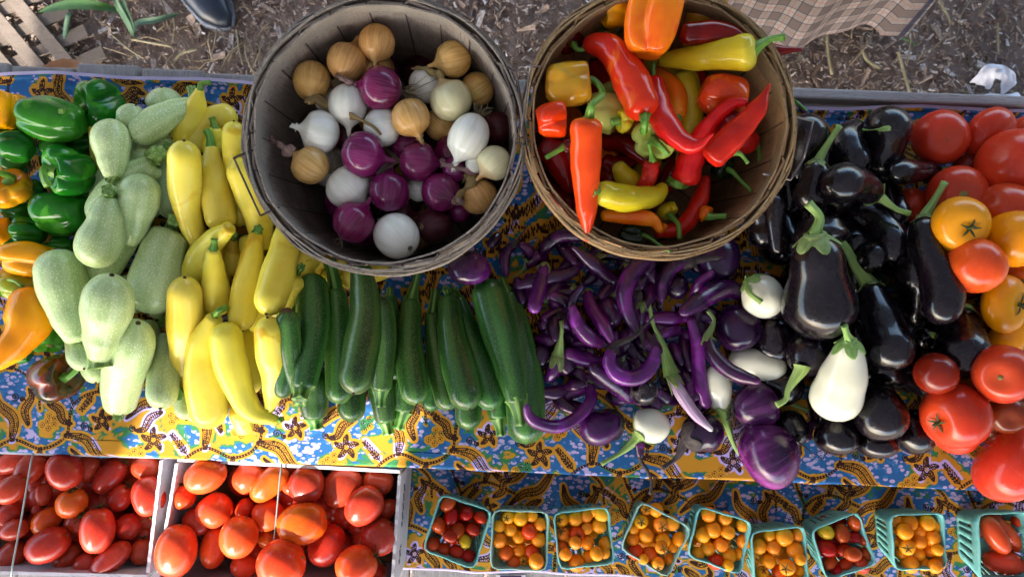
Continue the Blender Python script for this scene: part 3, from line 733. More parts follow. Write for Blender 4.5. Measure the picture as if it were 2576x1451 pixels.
def bell_mod(lobes, amp):
    ph = rnd.uniform(0, 6.28); p = [rnd.uniform(0, 6.28) for _ in range(8)]; big = [rnd.uniform(-.07, .08) for _ in range(lobes)]; cr = [rnd.uniform(.6, 1.25) for _ in range(lobes)]
    def f(s, th):
        x = ((th + ph) / (2 * math.pi) * lobes + .12 * math.sin(2 * th + p[0]) + .08 * math.sin(5 * s + p[1])) % lobes; k = int(x) % lobes; fr = x - int(x)
        m = math.sin(math.pi * fr); c = cr[k] if fr < .5 else cr[(k + 1) % lobes]
        q = 1 - amp * 1.9 * c * (1 - m) ** 1.7 * (1.15 - .7 * s) + big[k] * m * math.sin(math.pi * min(1, s * 1.1))
        return q * (1 + .045 * math.sin(6 * s + p[2] + 2 * th) + .03 * math.sin(11 * s + p[3] - 3 * th) + .05 * math.sin(th + p[4]) * (s - .5))
    return f
def ridge_tube(g, pts, rf, ridges=5, amp=.18, n=15, k=None):
    pts = cat_mull(pts, k or max(4, 4 * (len(pts) - 1))); m = len(pts); T_, N_, B_ = frames(pts); A = np.zeros((m + 1, n, 3))
    for i in range(m):
        q = rf(i / (m - 1))
        for j in range(n):
            th = 2 * math.pi * j / n; rr = q * (1 + amp * math.cos(ridges * th + i * .12)); A[i, j] = pts[i] + rr * (math.cos(th) * N_[i] + math.sin(th) * B_[i])
    A[m] = np.array(pts[-1]) * .45 + A[m - 1] * .55 - np.array(T_[-1]) * rf(1) * .18
    g.grid(A, True, capB=True); return pts[-1], T_[-1]
def calyx_cap(bd, rfun, mod, k, r0, Lc, parent, ph=0., n=5):
    nth = 40; rows = 9; A = np.zeros((rows, nth, 3))
    for i in range(rows):
        for j in range(nth):
            th = 2 * math.pi * j / nth; pk = abs(math.cos(n * th / 2 + ph)) ** 1.4
            L = Lc * (.38 + .62 * pk) * (1 + .12 * math.sin(3 * th + ph)); a = -.02 + L * i / (rows - 1)
            c, N, B = bd.at(a); rr = max(rfun(max(a, .001)) * mod(max(0, a), th), r0 * .5 * min(1, i / 2 + .6)) + .0011 + .0012 * (i / (rows - 1)) ** 4 * (.4 + pk) + .0006 * math.sin(8 * th + i)
            A[i, j] = c + rr * (math.cos(th) * N + math.sin(th) * B)
    g = Geo(); g.grid(A); o = g.make('calyx', mat(k), parent)
    sm = o.modifiers.new('thickness', 'SOLIDIFY'); sm.thickness = .0009; return o

WS = {'zuc': 1.05, 'red': 1.06, 'ror': 1.04, 'ypp': 1.06, 'drk': 1.08, 'orr': 1.06, 'blk': 1.1, 'yel': .98, 'pale': 1.0, 'slim': 1.0, 'slb': 1.0}
def long_veg(F, c, pts, w, mk, label, name, cat, group, stem=None, sk='stg', kind='squash', capk=(.4, 1.), lobes=0, amp=0., wob=.02, wr=0., cal=None, calL=.16, tip=None, lift=0., tilt=True, sw=(.5, .35), srise=None, put=True, kr=1.):
    px = [dpx(c, *p) for p in pts]; cl = cat_mull([(p[0], p[1], 0) for p in px], 12); n = 13
    Lp = sum((b - a).length for a, b in zip(cl, cl[1:])); tab = widths([dw(c, q) for q in w], kind)
    w = tuple(q * WS.get(mk, 1.) for q in w); tab = widths([dw(c, q) for q in w], kind); ca = min(.45, interp(tab, 0) / 2 / Lp * capk[0]); cb = min(.5, interp(tab, 1) / 2 / Lp * capk[1])
    def rp(a):
        r = interp(tab, min(1, max(0, a))) / 2
        if a < ca: x = 1 - max(a, 0) / ca; r *= math.sqrt(max(0, 1 - x * x)) ** .8
        if a > 1 - cb: x = 1 - (1 - min(a, 1)) / cb; r *= math.sqrt(max(0, 1 - x * x))
        return max(r, .2)
    ss = [i / (n - 1) for i in range(n)]
    X, R = settle(F, [(v.x, v.y) for v in cl], [rp(min(.97, max(.03, s))) * kr for s in ss], None, tilt, lift)
    if put:
        for x, r in zip(X, R): F.put(x[0], x[1], x[2], r)
    bd = Body(X, 24); zf = lambda a: (ZC - interp([(s, x[2]) for s, x in zip(ss, X)], a)) / FPX
    rfun = lambda a: rp(a) * zf(min(1, max(0, a)))
    mod = mod_fn(lobes, amp, wob, wr=wr)
    prof = []
    for i in range(31):
        t = i / 30; a = .5 - .5 * math.cos(math.pi * t); a = .55 * a + .45 * t
        if i in (0, 30): prof.append((a, .0002))
        else: prof.append((a, rfun(a)))
    c0 = bd.at(.5)[0]; org = (c0.x, c0.y, min(x[2] - r for x, r in zip(X, R)))
    rt = root(name, org, label, cat, group)
    modw = (lambda s, th: mod(s, th))
    A = bd.surf(prof, 22 if lobes or kind == 'squash' else 20, modw)
    g = Geo(); g.grid(A); g.make('body', mat(mk), rt)
    p0, _, _ = bd.at(.0)
    if stem:
        sp = [dpx(c, *p) for p in stem]; q = []
        w0 = dw(c, interp([(0, w[0])], 0)) ; sr = [dw(c, sw[0]) / 2 if sw[0] > 3 else w0 * sw[0] / 2, dw(c, sw[1]) / 2 if sw[1] > 3 else w0 * sw[1] / 2]
        k0 = (ZC - p0.z) / FPX; r0, r1 = sr[0] * k0, sr[1] * k0
        for i, p in enumerate(sp):
            z = p0.z + (srise or 0) * i / max(1, len(sp) - 1)
            for _ in range(2):
                X_ = P(p[0], p[1], z); z = max(z if i else p0.z, F.top(X_[0], X_[1]) + r1 * .9) if i else p0.z
                if i: z = min(z, p0.z + .035 * i + (srise or 0))
            q.append(Pv(p[0], p[1], z))
        inner = bd.at(min(.05, .012 / bd.L))[0]
        g = Geo(); rf = lambda t: (r0 * 1.15 - (r0 * 1.15 - r1) * min(1, t * 1.6) ** .7) * (1 + (.18 * max(0, t - .85) / .15))
        e, d = ridge_tube(g, [inner] + q, rf); g.make('stem', mat(sk), rt)
    if cal:
        calyx_cap(bd, rfun, mod, cal, dw(c, w[0]) / 2 * zf(0), calL, rt, rnd.random() * 3)
    if tip:
        cN = bd.at(1.0)[0]; g = Geo(); d = bd.T[-1]; rr = rfun(.9) * tip[1]; g.tube([cN - d * .002, cN + d * .0016], lambda t: rr * (1 - .3 * t), 9, k=3); g.make('blossom_scar', mat(tip[0]), rt)
    return rt, bd, X

def sepals(g, base, ax, r, n=5, up=.25, curl=.4):
    N = ax.orthogonal().normalized(); B = ax.cross(N); o = rnd.random() * 6
    for k in range(n):
        th = o + k * 2 * math.pi / n + rnd.uniform(-.2, .2); d = math.cos(th) * N + math.sin(th) * B; s = ax.cross(d); L = r * rnd.uniform(.75, 1.2); cu = rnd.uniform(-curl, curl)
        A = np.zeros((6, 3, 3))
        for i in range(6):
            t = i / 5; wd = r * .10 * math.sin(math.pi * min(1, t * .9 + .12)) + .0002
            cc = base + d * L * t + ax * (r * up * math.sin(t * 2.2) + cu * r * t * t * .6) + s * (cu * .3 * L * t * t)
            for j in (-1, 0, 1): A[i, j + 1] = cc + s * wd * j - ax * abs(j) * wd * .3
        g.grid(A, False)
        g.grid(A - np.array(ax) * .0006, False, flip=True)
PROF = {
 'tom': lambda s: (lambda p: (.5 - .5 * math.cos(p) + .10 * math.exp(-(math.sin(p) / .30) ** 2) * (1 if s < .5 else -.25), .5 * max(0, math.sin(p)) ** .84))(math.pi * s),
 'bell': lambda s: (lambda p: (.5 - .5 * math.cos(p) + (.24 if s < .5 else -.10) * math.exp(-(math.sin(p) / .45) ** 2), .5 * max(0, math.sin(p)) ** .66 * (1.10 - .24 * s)))(math.pi * s),
 'oval': lambda s: (lambda p: (.5 - .5 * math.cos(p) + .03 * math.exp(-(math.sin(p) / .3) ** 2) * (1 if s < .5 else -1), .5 * max(0, math.sin(p)) ** .9))(math.pi * s),
 'egg': lambda s: (lambda p: (.5 - .5 * math.cos(p), .5 * max(0, math.sin(p)) ** .92 * (.86 + .26 * math.sin(s * 1.9) ** 2)))(math.pi * s),
}
def oni_prof(nr):
    tab = [(-.26, .045), (-.18, .05), (-.09, .062), (-.02, .085), (.03, .14), (.08, .23)]
    out = []
    for i in range(nr):
        t = i / (nr - 1)
        if t < .3: a = -.26 + .34 * (t / .3); r = interp(tab, a)
        else:
            u = (t - .3) / .7; a = .08 + .92 * (.5 - .5 * math.cos(math.pi * (.12 + .88 * u))) / 1.0; a = min(a, 1); q = 2 * a - 1; r = .5 * math.sqrt(max(0, 1 - q * q)) ** .95; r = max(r, .03)
            if a < .14: r = max(interp(tab, .08), r * .0 + .23 + (.33 - .23) * (a - .08) / .06)
        out.append((a, r))
    out[0] = (-.26, .01); out[-1] = (1, .005); return out
def globe(F, c, a, b, w, mk, label, name, cat, group, shape='tom', up=0., lobes=0, amp=0., wob=.015, lift=0., res=(22, 28), stem=None, sk='pst', sw=.14, cal=None, scar=None, calk='tcl', roots=None, put=True, stemk=None, parts=True, bodyname='body', kr=1.):
    pa, pb = dpx(c, *a), dpx(c, *b); W = dw(c, w); n = 7
    def capr(s): p = math.pi * min(.93, max(.07, s)); return W / 2 * max(.1, math.sin(p)) ** .75
    ss = [.08 + .84 * i / (n - 1) for i in range(n)]
    pix = [(pa[0] + (pb[0] - pa[0]) * s, pa[1] + (pb[1] - pa[1]) * s) for s in ss]
    rel = [up * W * (.5 - s) for s in ss]
    # effective sphere radius limited by the body length along its axis
    Lp = math.hypot(math.hypot(pb[0] - pa[0], pb[1] - pa[1]), up * W)
    cr = [min(capr(s), max(.25 * W, Lp * .5 * 1.0)) * kr for s in ss]
    X, R = settle(F, pix, cr, rel, False, lift)
    if put:
        for x, r in zip(X, R): F.put(x[0], x[1], x[2], r)
    zc = X[n // 2][2]; kk = (ZC - zc) / FPX
    A3 = Pv(pa[0], pa[1], zc + up * W * .5 * kk); B3 = Pv(pb[0], pb[1], zc - up * W * .5 * kk)
    Ww = W * kk
    if shape == 'bell':
        bn = (A3 - B3).cross(Vector((0, 0, 1))).normalized() * Ww * rnd.uniform(-.1, .1); bd = Body([A3, (A3 + B3) / 2 + bn, B3], 12); mod = bell_mod(lobes or 4, amp)
    else: bd = Body([A3, B3], 8); mod = mod_fn(lobes, amp, wob)
    nr = res[0]
    if shape == 'oni': prof = oni_prof(nr + 6)
    else: prof = [PROF[shape](i / (nr - 1)) for i in range(nr)]
    prof = [(q, max(r, .0006) * Ww) for q, r in prof]
    cc = (A3 + B3) / 2; rt = root(name, (cc.x, cc.y, min(x[2] - r for x, r in zip(X, R))), label, cat, group)
    g = Geo(); g.grid(bd.surf(prof, res[1], mod)); g.make(bodyname, mat(mk), rt)
    ax = (A3 - B3).normalized()
    a0 = prof[0][0]; base = bd.at(a0)[0]
    if stem:
        sp = [dpx(c, *p) for p in stem]; q = [base - ax * Ww * .02]
        z = base.z
        for i, p in enumerate(sp):
            X_ = P(p[0], p[1], z); zz = max(z, F.top(X_[0], X_[1]) + .004) if i else z + .002
            z = min(zz, z + .045); q.append(Pv(p[0], p[1], z + .003))
        r1 = Ww * sw / 2; g = Geo(); ridge_tube(g, q, lambda t: r1 * (1.7 - 1.5 * min(.5, t * 1.3) + .3 * max(0, t - .8)), 4, .12); g.make('stem', mat(sk), rt)
    if cal:
        g = Geo(); sepals(g, base + ax * .0015 + ax * Ww * (.0 if shape != 'tom' else .01), ax, Ww * cal)
        g.tube([base, base + ax * Ww * .05, base + ax * Ww * .1 + ax.orthogonal() * Ww * .04], Ww * .02 + .0006, 6, k=4); g.make('calyx', mat(calk), rt)
    if scar:
        g = Geo(); g.tube([base - ax * .002, base + ax * .0012], lambda t: Ww * scar * (1 - .25 * t), 10, k=3); g.make('stem_scar', mat('scr'), rt)
    if roots:
        e = bd.at(1.)[0]; g = Geo(); d0 = -ax; N = d0.orthogonal().normalized(); Bq = d0.cross(N)
        for k in range(int(roots[0])):
            th = rnd.random() * 6.28; dd = (d0 * rnd.uniform(.3, 1) + (math.cos(th) * N + math.sin(th) * Bq) * rnd.uniform(.2, 1.1)).normalized(); L = roots[1] * rnd.uniform(.4, 1.2)
            q1 = e + dd * L * .5 + Vector((rnd.uniform(-.3, .3), rnd.uniform(-.3, .3), rnd.uniform(-.1, .4))) * L * .5
            q2 = q1 + (dd + Vector((rnd.uniform(-.9, .9), rnd.uniform(-.9, .9), rnd.uniform(-.5, .5)))) * L * .5
            g.tube([e - d0 * .002, q1, q2], lambda t: .00055 - .0003 * t, 4, k=6)
        g.tube([e - d0 * .003, e + d0 * .0015], Ww * .055, 9, k=3); g.make('roots', mat('hro'), rt)
    if stemk:                       # dry twisted onion top
        sp = [dpx(c, *p) for p in stemk[0]]; q = [bd.at(-.05)[0], bd.at(-.2)[0]]; z = q[-1].z
        for i, p in enumerate(sp):
            X_ = P(p[0], p[1], z); z = min(max(z - .004, F.top(X_[0], X_[1]) + .003), z + .02); q.append(Pv(p[0], p[1], z))
        pts = cat_mull(q, 5 * len(q)); T_, N_, B_ = frames(pts); m = len(pts); r0 = stemk[1] * kk * .6289 / 1.935 / 2; Aq = np.zeros((m, 9, 3)); ph = rnd.random() * 6
        for i in range(m):
            t = i / (m - 1); rr = r0 * (1.15 - .7 * t + .22 * math.sin(t * 17 + ph)) * (1 + .5 * max(0, t - .9) * 6)
            for j in range(9):
                th = j * 2 * math.pi / 9; r_ = rr * (1 + .22 * math.sin(3 * th + 9 * t)); tw = ph + 3 * t
                Aq[i, j] = pts[i] + r_ * (math.cos(th) * (math.cos(tw) * N_[i] + math.sin(tw) * B_[i]) + .55 * math.sin(th) * (-math.sin(tw) * N_[i] + math.cos(tw) * B_[i]))
        g = Geo(); g.grid(Aq, capB=True); g.make('dry_top', mat(stemk[2]), rt)
    return rt
def tomato(F, c, cx, cy, w, mk, label, at=(.3, .4), flat=.82, group='large round tomatoes', name='tomato', **k):
    """at: where the stem end shows, in radii from the middle (beyond 1 it is out of sight below)"""
    e = math.hypot(*at); s = 1.
    if e > 1: at = (at[0] / e * .9, at[1] / e * .9); s = -1.; e = .9
    h = flat * w / 2; u = math.sqrt(1 - e * e) * flat * s
    return globe(F, c, (cx + at[0] * h, cy + at[1] * h), (cx - at[0] * h, cy - at[1] * h), w, mk, label, name, 'tomato', group, 'tom', up=u, **k)

UNIT = {}
UB = .03
def unit_berry(k, v, shape, calyx):
    key = (k, v, shape, calyx)
    if key not in UNIT:
        bd = Body([Vector((0, 0, .5)), Vector((0, 0, -.5))], 4); mod = mod_fn(0, 0, .012)
        prof = [PROF[shape](i / 13) for i in range(14)]; g = Geo(); g.grid(bd.surf([(a, max(r, .001)) for a, r in prof], 18, mod))
        me = bpy.data.meshes.new('cherry_tomato'); me.from_pydata([[q * UB for q in v] for v in g.v], [], g.f); me.polygons.foreach_set('use_smooth', [True] * len(g.f)); ul = me.uv_layers.new(name='UVMap'); ul.data.foreach_set('uv', np.array(g.uv, dtype=np.float32).ravel()); me.materials.append(mat(k))
        cm = None
        if calyx:
            g = Geo(); sepals(g, Vector((0, 0, .47)), Vector((0, 0, 1)), .42); g.tube([(0, 0, .4), (.02, 0, .56), (.06, .02, .66)], .03, 5, k=4)
            cm = bpy.data.meshes.new('calyx'); cm.from_pydata([[q * UB for q in v] for v in g.v], [], g.f); cm.polygons.foreach_set('use_smooth', [True] * len(g.f)); cm.materials.append(mat('tcl'))
        UNIT[key] = (me, cm)
    return UNIT[key]
def berry(F, c, x, y, w, k, label, group, shape='tom', asp=.95, calyx=False, ang=None, face=None, name='cherry_tomato'):
    p = dpx(c, x, y); W = dw(c, w)
    X, R = settle(F, [p, p], [W / 2 * .8, W / 2 * .8], [0, 0], False); R = [q / .8 for q in R]
    F.put(X[0][0], X[0][1], X[0][2], R[0] * .85); me, cm = unit_berry(k, rnd.randint(0, 2), shape, calyx)
    o = bpy.data.objects.new(name, me); COL.objects.link(o); s = R[0] * 2 / UB; o.location = X[0]
    if asp > 1.05: s /= math.sqrt(asp)
    o.scale = (s, s, s * asp)
    if calyx: d = Vector((rnd.uniform(-.6, .6), rnd.uniform(-.5, .7), 1))
    elif ang is not None: d = Vector((math.cos(ang), math.sin(ang), rnd.uniform(-.3, .3)))
    else: d = Vector((rnd.uniform(-1, 1), rnd.uniform(-1, 1), rnd.uniform(-1, .2)))
    o.rotation_euler = d.to_track_quat('Z', 'Y').to_euler(); tag(o, label, 'cherry tomato', group)
    if calyx:
        q = bpy.data.objects.new('calyx', cm); COL.objects.link(q); q.parent = o
    return o
# ------------------------------------------------------------------ the piles of produce on the top shelf (lowest things first)
FT = Field(T + .005, .055, .72); FMAIN = FT; FB = Field(T + .005, .022, .1)      # FB: the shaded bottom layer, pressed flat
def bottom(on):
    global FT
    if on: FT = FB
    else: FT = FMAIN; FT.h = np.maximum(FT.h, FB.h - .024)
GP, GS, GY, GZ = 'sweet peppers at the left end', 'pale green squash', 'yellow squash', 'dark green zucchini'
def bell(c, a, b, w, mk, label, up=.2, lobes=4, amp=.16, F=None, group=GP, **k):
    return globe(F or FT, c, a, b, w, mk, label, 'bell_pepper', 'pepper', group, 'bell', up=up, lobes=lobes, amp=amp, wob=.035, res=(28, 48), **k)
def lpep(c, pts, w, mk, label, F=None, group=GP, **k):
    k.setdefault('capk', (.6, 1.1)); k.setdefault('kind', 'pep'); k.setdefault('sk', 'pst')
    return long_veg(F or FT, c, pts, w, mk, label, 'long_pepper', 'pepper', group, **k)
bell('B', (30, 960), (260, 1010), 162, 'grp', 'small dark green pepper low between the long orange pepper and the blushed one')
bottom(True)
for i, (x, y) in enumerate([(120, 480), (420, 560), (640, 620), (120, 760), (250, 1000), (560, 960), (700, 1040), (120, 1150), (480, 1260), (120, 1400), (420, 1480), (100, 1700), (260, 1860), (150, 2050)]):
    bell('A', (x - 120, y - 20 + 10 * (i % 4)), (x + 120, y + 20), 220, 'grp', 'dark green pepper in the shaded bottom layer at the left end')
bottom(False)
bell('A', (0, 480), (130, 640), 324, 'grp', 'green pepper mostly covered at the far left edge of the stand')
bell('A', (300, 640), (560, 650), 280, 'grp', 'dark green pepper deep beneath the two glossy green bell peppers')
bell('A', (760, 1000), (880, 930), 151, 'org', 'bit of orange pepper peeping between green peppers and pale squash')
bell('A', (-60, 1180), (60, 1420), 237, 'org', 'orange pepper cut off by the frame above the blocky orange one')
bell('A', (60, 1290), (380, 1320), 226, 'grp', 'small dark glossy green pepper above the blocky orange pepper')
bell('B', (370, 150), (580, 150), 129, 'grp', 'dark green pepper tucked behind the blocky orange pepper and pale squash')
bell('A', (-20, 660), (270, 700), 259, 'grp', 'ridged dark green pepper at the left edge above the orange one')
bell('A', (60, 180), (0, 540), 291, 'org', 'yellow orange pepper in the top left corner of the cloth', up=.1)
bell('A', (110, 380), (690, 480), 367, 'grp', 'long dark green bell pepper lying under the topmost green one', up=0)
bell('A', (570, 340), (930, 290), 421, 'grp', 'largest green bell pepper with a stem, topmost beside the pale squash', up=.65, stem=[(600, 372), (470, 378)], sw=.10, amp=.2)
bell('A', (230, 1180), (690, 1150), 345, 'grp', 'wide green bell pepper without a visible stem, middle of the pepper pile', up=0, lobes=3, amp=.2)
bell('A', (330, 850), (690, 800), 421, 'grp', 'green bell pepper with a hooked stem and deep folds above the stemless one', up=.75, stem=[(340, 830), (345, 900), (375, 960)], sw=.13, amp=.22)
bell('A', (40, 880), (150, 1080), 367, 'org', 'orange bell pepper with a curved green stem at the left edge', up=.5, stem=[(90, 890), (0, 855), (-40, 870)], sw=.14)
bell('B', (-20, 440), (320, 455), 226, 'yop', 'yellowish orange pepper with a curved stem under the blocky orange one', stem=[(20, 430), (110, 430), (180, 480)], sw=.12)
bell('B', (-10, 230), (440, 290), 307, 'org', 'blocky bright orange bell pepper lying sideways at the left', up=0, lobes=3, amp=.2)
bell('B', (380, 985), (440, 760), 307, 'lgp', 'light green pepper with its flat brown end facing down the table', up=.25, scar=.12)
bell('B', (560, 1180), (300, 1220), 378, 'rbp', 'dark red and green blushed pepper at the front left of the cloth', up=.45, stem=[(540, 1165), (620, 1085)], sw=.13)
lpep('B', [(230, 500), (210, 780), (20, 1020), (-80, 1110)], (300, 370, 250, 120), 'org', 'long orange pepper curving down to the left edge', lobes=3, amp=.12)

def fill_sq():
    for i, (x, y, a) in enumerate([(1000, 700, 1.2), (800, 1000, 1.3), (1150, 1050, 1.5), (950, 1300, 1.2), (1200, 1500, 1.4), (800, 1650, 1.4), (620, 1850, 1.3), (1000, 1800, 1.3), (1150, 2150, 1.5), (860, 2200, 1.4)]):
        sq('A', [(x - 150 * math.cos(a), y - 150 * math.sin(a)), (x + 150 * math.cos(a), y + 150 * math.sin(a))], (150, 210), 'pale squash in the shaded bottom layer, mostly covered')
def sq(c, pts, w, label, stem=None, **k):
    k.setdefault('tip', ('brn', .16)); k.setdefault('sk', 'stg'); k.setdefault('lobes', 8); k.setdefault('amp', .012); k.setdefault('sw', (.62, .55))
    return long_veg(FT, c, pts, w, 'pale', label, 'pale_squash', 'squash', GS, stem=stem, **k)
bottom(True); fill_sq(); bottom(False)
sq('A', [(1290, 420), (1250, 195)], (200, 265), 'round topped pale squash at the back behind the diagonal one')
sq('A', [(960, 540), (1050, 335)], (150, 210), 'pale squash half hidden left of the diagonal one at the back')
sq('A', [(1180, 760), (1330, 590)], (150, 215), 'pale squash tucked below the diagonal one beside the spotted yellow squash')
sq('A', [(1050, 640), (1120, 800)], (120, 170), 'dim pale squash in the gap under the diagonal one')
sq('B', [(1260, 700), (1130, 600)], (100, 140), 'pale squash end deep beside the topmost yellow squash of the left row', stem=[(1250, 760), (1225, 780)])
sq('B', [(1000, 50), (690, 440)], (200, 280), 'pale squash lying under three others in the middle of the pile')
sq('B', [(740, 950), (740, 1218)], (160, 205), 'short end of a pale squash lowest at the front left')
sq('B', [(600, 830), (650, 1110)], (190, 215), 'pale squash under the one with the cut stem at the front')
sq('B', [(1430, 1150), (1440, 1505)], (150, 170), 'pale squash end showing below the yellow squash at the front')
sq('A', [(1300, 715), (1330, 1210)], (100, 210), 'slim pale squash with an upright stem against the yellow squash', stem=[(1305, 700), (1300, 640)])
sq('B', [(1310, 850), (1240, 1418)], (190, 240), 'scratched pale squash at the front beside the yellow row')
sq('A', [(1205, 790), (960, 960), (740, 1260)], (190, 300), 'pale squash with a thick cut stem running down to the left', stem=[(1180, 730), (1225, 700)], sw=(.6, .55))
sq('A', [(1330, 1290), (1250, 1500), (1140, 1945)], (290, 385), 'large speckled pale squash right of the middle of the pile', stem=[(1345, 1250), (1350, 1215)], sw=(.3, .3))
sq('B', [(620, 905), (500, 560), (440, 185)], (200, 370), 'large pale squash at the far left of the pile, wide end up')
sq('B', [(925, 1432), (950, 1180), (1070, 757)], (230, 350), 'large pale squash at the front of the pile, widest beside the scratched one', stem=[(920, 1440), (915, 1480)], sw=(.35, .3))
sq('A', [(880, 900), (850, 443)], (150, 285), 'pale squash near the green peppers with its pointed stem down', stem=[(880, 880), (850, 936)], sw=(.75, .4))
sq('A', [(1495, 330), (1280, 420), (1012, 585)], (150, 245), 'pale squash lying diagonally at the back, stem to the upper right', stem=[(1500, 310), (1480, 190)], sw=(.85, .4))
sq('A', [(1010, 1415), (1060, 1150), (1110, 868)], (120, 300), 'plump pale squash with a pointed lower end in the middle', stem=None, tip=None, capk=(.9, .9))
sq('A', [(850, 1035), (800, 1300), (695, 1580)], (160, 345), 'pale squash with a lengthwise shine and a brown blossom scar down', stem=[(850, 1030), (835, 985)], sw=(.6, .5))
sq('B', [(770, 1040), (810, 780), (865, 387)], (180, 375), 'topmost pale squash with a square cut stem pointing down the table', stem=[(775, 1050), (780, 1105)], sw=(.8, .85))

def fill_ye():
    for i, (x, y, a) in enumerate([(1600, 900, 1.5), (1850, 1100, 1.4), (1500, 1300, 1.4), (1700, 1550, 1.5), (1950, 1500, 1.3), (1550, 1900, 1.5), (1850, 1900, 1.4), (2150, 1700, 1.2), (1500, 2250, 1.5), (1700, 2350, 1.5), (1980, 2250, 1.5), (2200, 1950, 1.0)]):
        ye('A', [(x - 170 * math.cos(a), y - 170 * math.sin(a)), (x + 170 * math.cos(a), y + 170 * math.sin(a))], (120, 190), 'yellow squash in the shaded bottom layer, mostly covered')
def ye(c, pts, w, label, stem=None, **k):
    k.setdefault('tip', ('brn', .12)); k.setdefault('sk', 'pst'); k.setdefault('lobes', 7); k.setdefault('amp', .012); k.setdefault('sw', (.7, .5))
    return long_veg(FT, c, pts, w, 'yel', label, 'yellow_squash', 'squash', GY, stem=stem, **k)
bottom(True); fill_ye(); bottom(False)
ye('A', [(705, 480), (770, 840)], (50, 90), 'sliver of yellow squash between the green peppers and pale squash', tip=None, lift=-.04)
ye('B', [(1460, 20), (1490, 260)], (70, 100), 'small yellow squash end below the spotted one')
ye('B', [(1930, 820), (1930, 1310)], (120, 200), 'shaded yellow squash deep in the gap of the front row')
ye('A', [(1960, 600), (2010, 880), (2160, 1260)], (90, 160), 'yellow squash pressed against the grey basket below its wire handle')
ye('A', [(1960, 430), (1900, 640)], (90, 150), 'yellow squash cut off by the basket rim at the back')
ye('A', [(1550, 205), (1500, 400), (1390, 640)], (70, 230), 'yellow squash with a bent green neck at the very back', stem=[(1550, 205), (1560, 165), (1630, 155)])
ye('A', [(1500, 680), (1600, 480), (1830, 390)], (190, 215), 'wide yellow squash lying behind the others near the basket')
ye('A', [(1665, 500), (1650, 740)], (90, 170), 'small yellow squash with a striped stem behind the long upright one', stem=[(1660, 490), (1640, 425)])
ye('Z', [(740, 190), (560, 360)], (100, 130), 'yellow squash just under the basket above the zucchini')
ye('Z', [(1090, 240), (900, 290), (700, 340)], (130, 160), 'yellow squash reaching under the grey basket behind the zucchini')
ye('Z', [(600, 150), (380, 330)], (120, 150), 'yellow squash between two others at the lower left of the basket')
ye('Z', [(560, 40), (300, 330)], (150, 210), 'smooth yellow squash against the lower left of the basket')
ye('Z', [(370, 320), (230, 520), (0, 690)], (150, 200), 'yellow squash lying slanted under the wide bottomed one')
ye('A', [(1810, 930), (1810, 457)], (140, 185), 'yellow squash with a rounded top left of the wire handle')
ye('A', [(2050, 1450), (1970, 1100), (1825, 742)], (150, 250), 'yellow squash lying under the wire handle of the grey basket')
ye('C', [(1900, 340), (1850, 90)], (120, 190), 'yellow squash end lowest at the front beneath the curved one')
ye('A', [(1635, 650), (1660, 900), (1720, 1310)], (110, 255), 'long upright yellow squash with a pale green stem', stem=[(1635, 650), (1625, 580), (1600, 525)])
ye('A', [(1545, 1445), (1440, 1080), (1425, 607)], (120, 262), 'yellow squash with a brown spot beside the pale squash')
ye('B', [(1800, 110), (1800, 400)], (80, 150), 'small yellow squash with a green cap between two longer ones', stem=[(1805, 112), (1815, 72)])
ye('B', [(1790, 10), (1600, 180), (1480, 480)], (110, 235), 'yellow squash lying diagonally with its cut end to the right', tip=None)
ye('B', [(1650, 185), (1660, 400), (1690, 695)], (110, 215), 'yellow squash with a short green cap in front of the diagonal one', stem=[(1655, 185), (1660, 105)], sw=(.75, .4))
ye('B', [(1990, 60), (1930, 350), (1855, 818)], (120, 222), 'yellow squash with a leafy green cap, left of the wide bottomed one', stem=[(1990, 62), (2000, 30)])
ye('A', [(2250, 1200), (2190, 1500), (2060, 1945)], (160, 270), 'wide bottomed yellow squash nearest the basket')
ye('B', [(1395, 1285), (1430, 900), (1430, 405)], (135, 280), 'leftmost yellow squash of the front row, deep golden', stem=[(1390, 1280), (1375, 1305)], sw=(.7, .6))
ye('B', [(1670, 700), (1560, 1000), (1640, 1560)], (130, 310), 'large golden yellow squash with a long green stem in the front row', stem=[(1665, 700), (1700, 660), (1750, 640)], sw=(.5, .35))
ye('B', [(2085, 1440), (2120, 1180), (2070, 715)], (85, 245), 'rightmost yellow squash of the front row, stem end down', stem=[(2080, 1440), (2050, 1480)], sw=(1.0, .5))
ye('B', [(2160, 1520), (1930, 1420), (1790, 1080), (1735, 748)], (80, 200, 270, 255), 'curved yellow squash at the front with its tail to the right', stem=[(2150, 1515), (2180, 1500)], kind='egg')

def zu(c, pts, w, label, stem=None, **k):
    k.setdefault('tip', ('brn', .1)); k.setdefault('sk', 'std'); k.setdefault('lobes', 10); k.setdefault('amp', .035); k.setdefault('sw', (.72, .55))
    return long_veg(FT, c, pts, w, 'zuc', label, 'zucchini', 'zucchini', GZ, stem=stem, **k)
zu('Z', [(290, 900), (250, 1235)], (110, 150), 'shadowed zucchini end below the rightmost yellow squash')
zu('Z', [(500, 1400), (490, 1000)], (180, 235), 'lower zucchini at the front left with its cut stem on the cloth', stem=[(505, 1405), (520, 1480)], sw=(.7, .5))
zu('Z', [(790, 950), (785, 1430)], (170, 212), 'rounded end of a lower zucchini second from the left')
zu('Z', [(1050, 1430), (1000, 1000)], (160, 200), 'lower zucchini whose pale stem points down in the middle', stem=[(1055, 1430), (1075, 1520)], sw=(.65, .5))
zu('Z', [(1190, 1350), (1220, 1000)], (150, 185), 'lower zucchini right of the middle with a ridged stem down', stem=[(1185, 1350), (1150, 1480)], sw=(.75, .5))
zu('Z', [(1430, 900), (1400, 1345)], (120, 150), 'thin strip of a lower zucchini end beside the straight one')
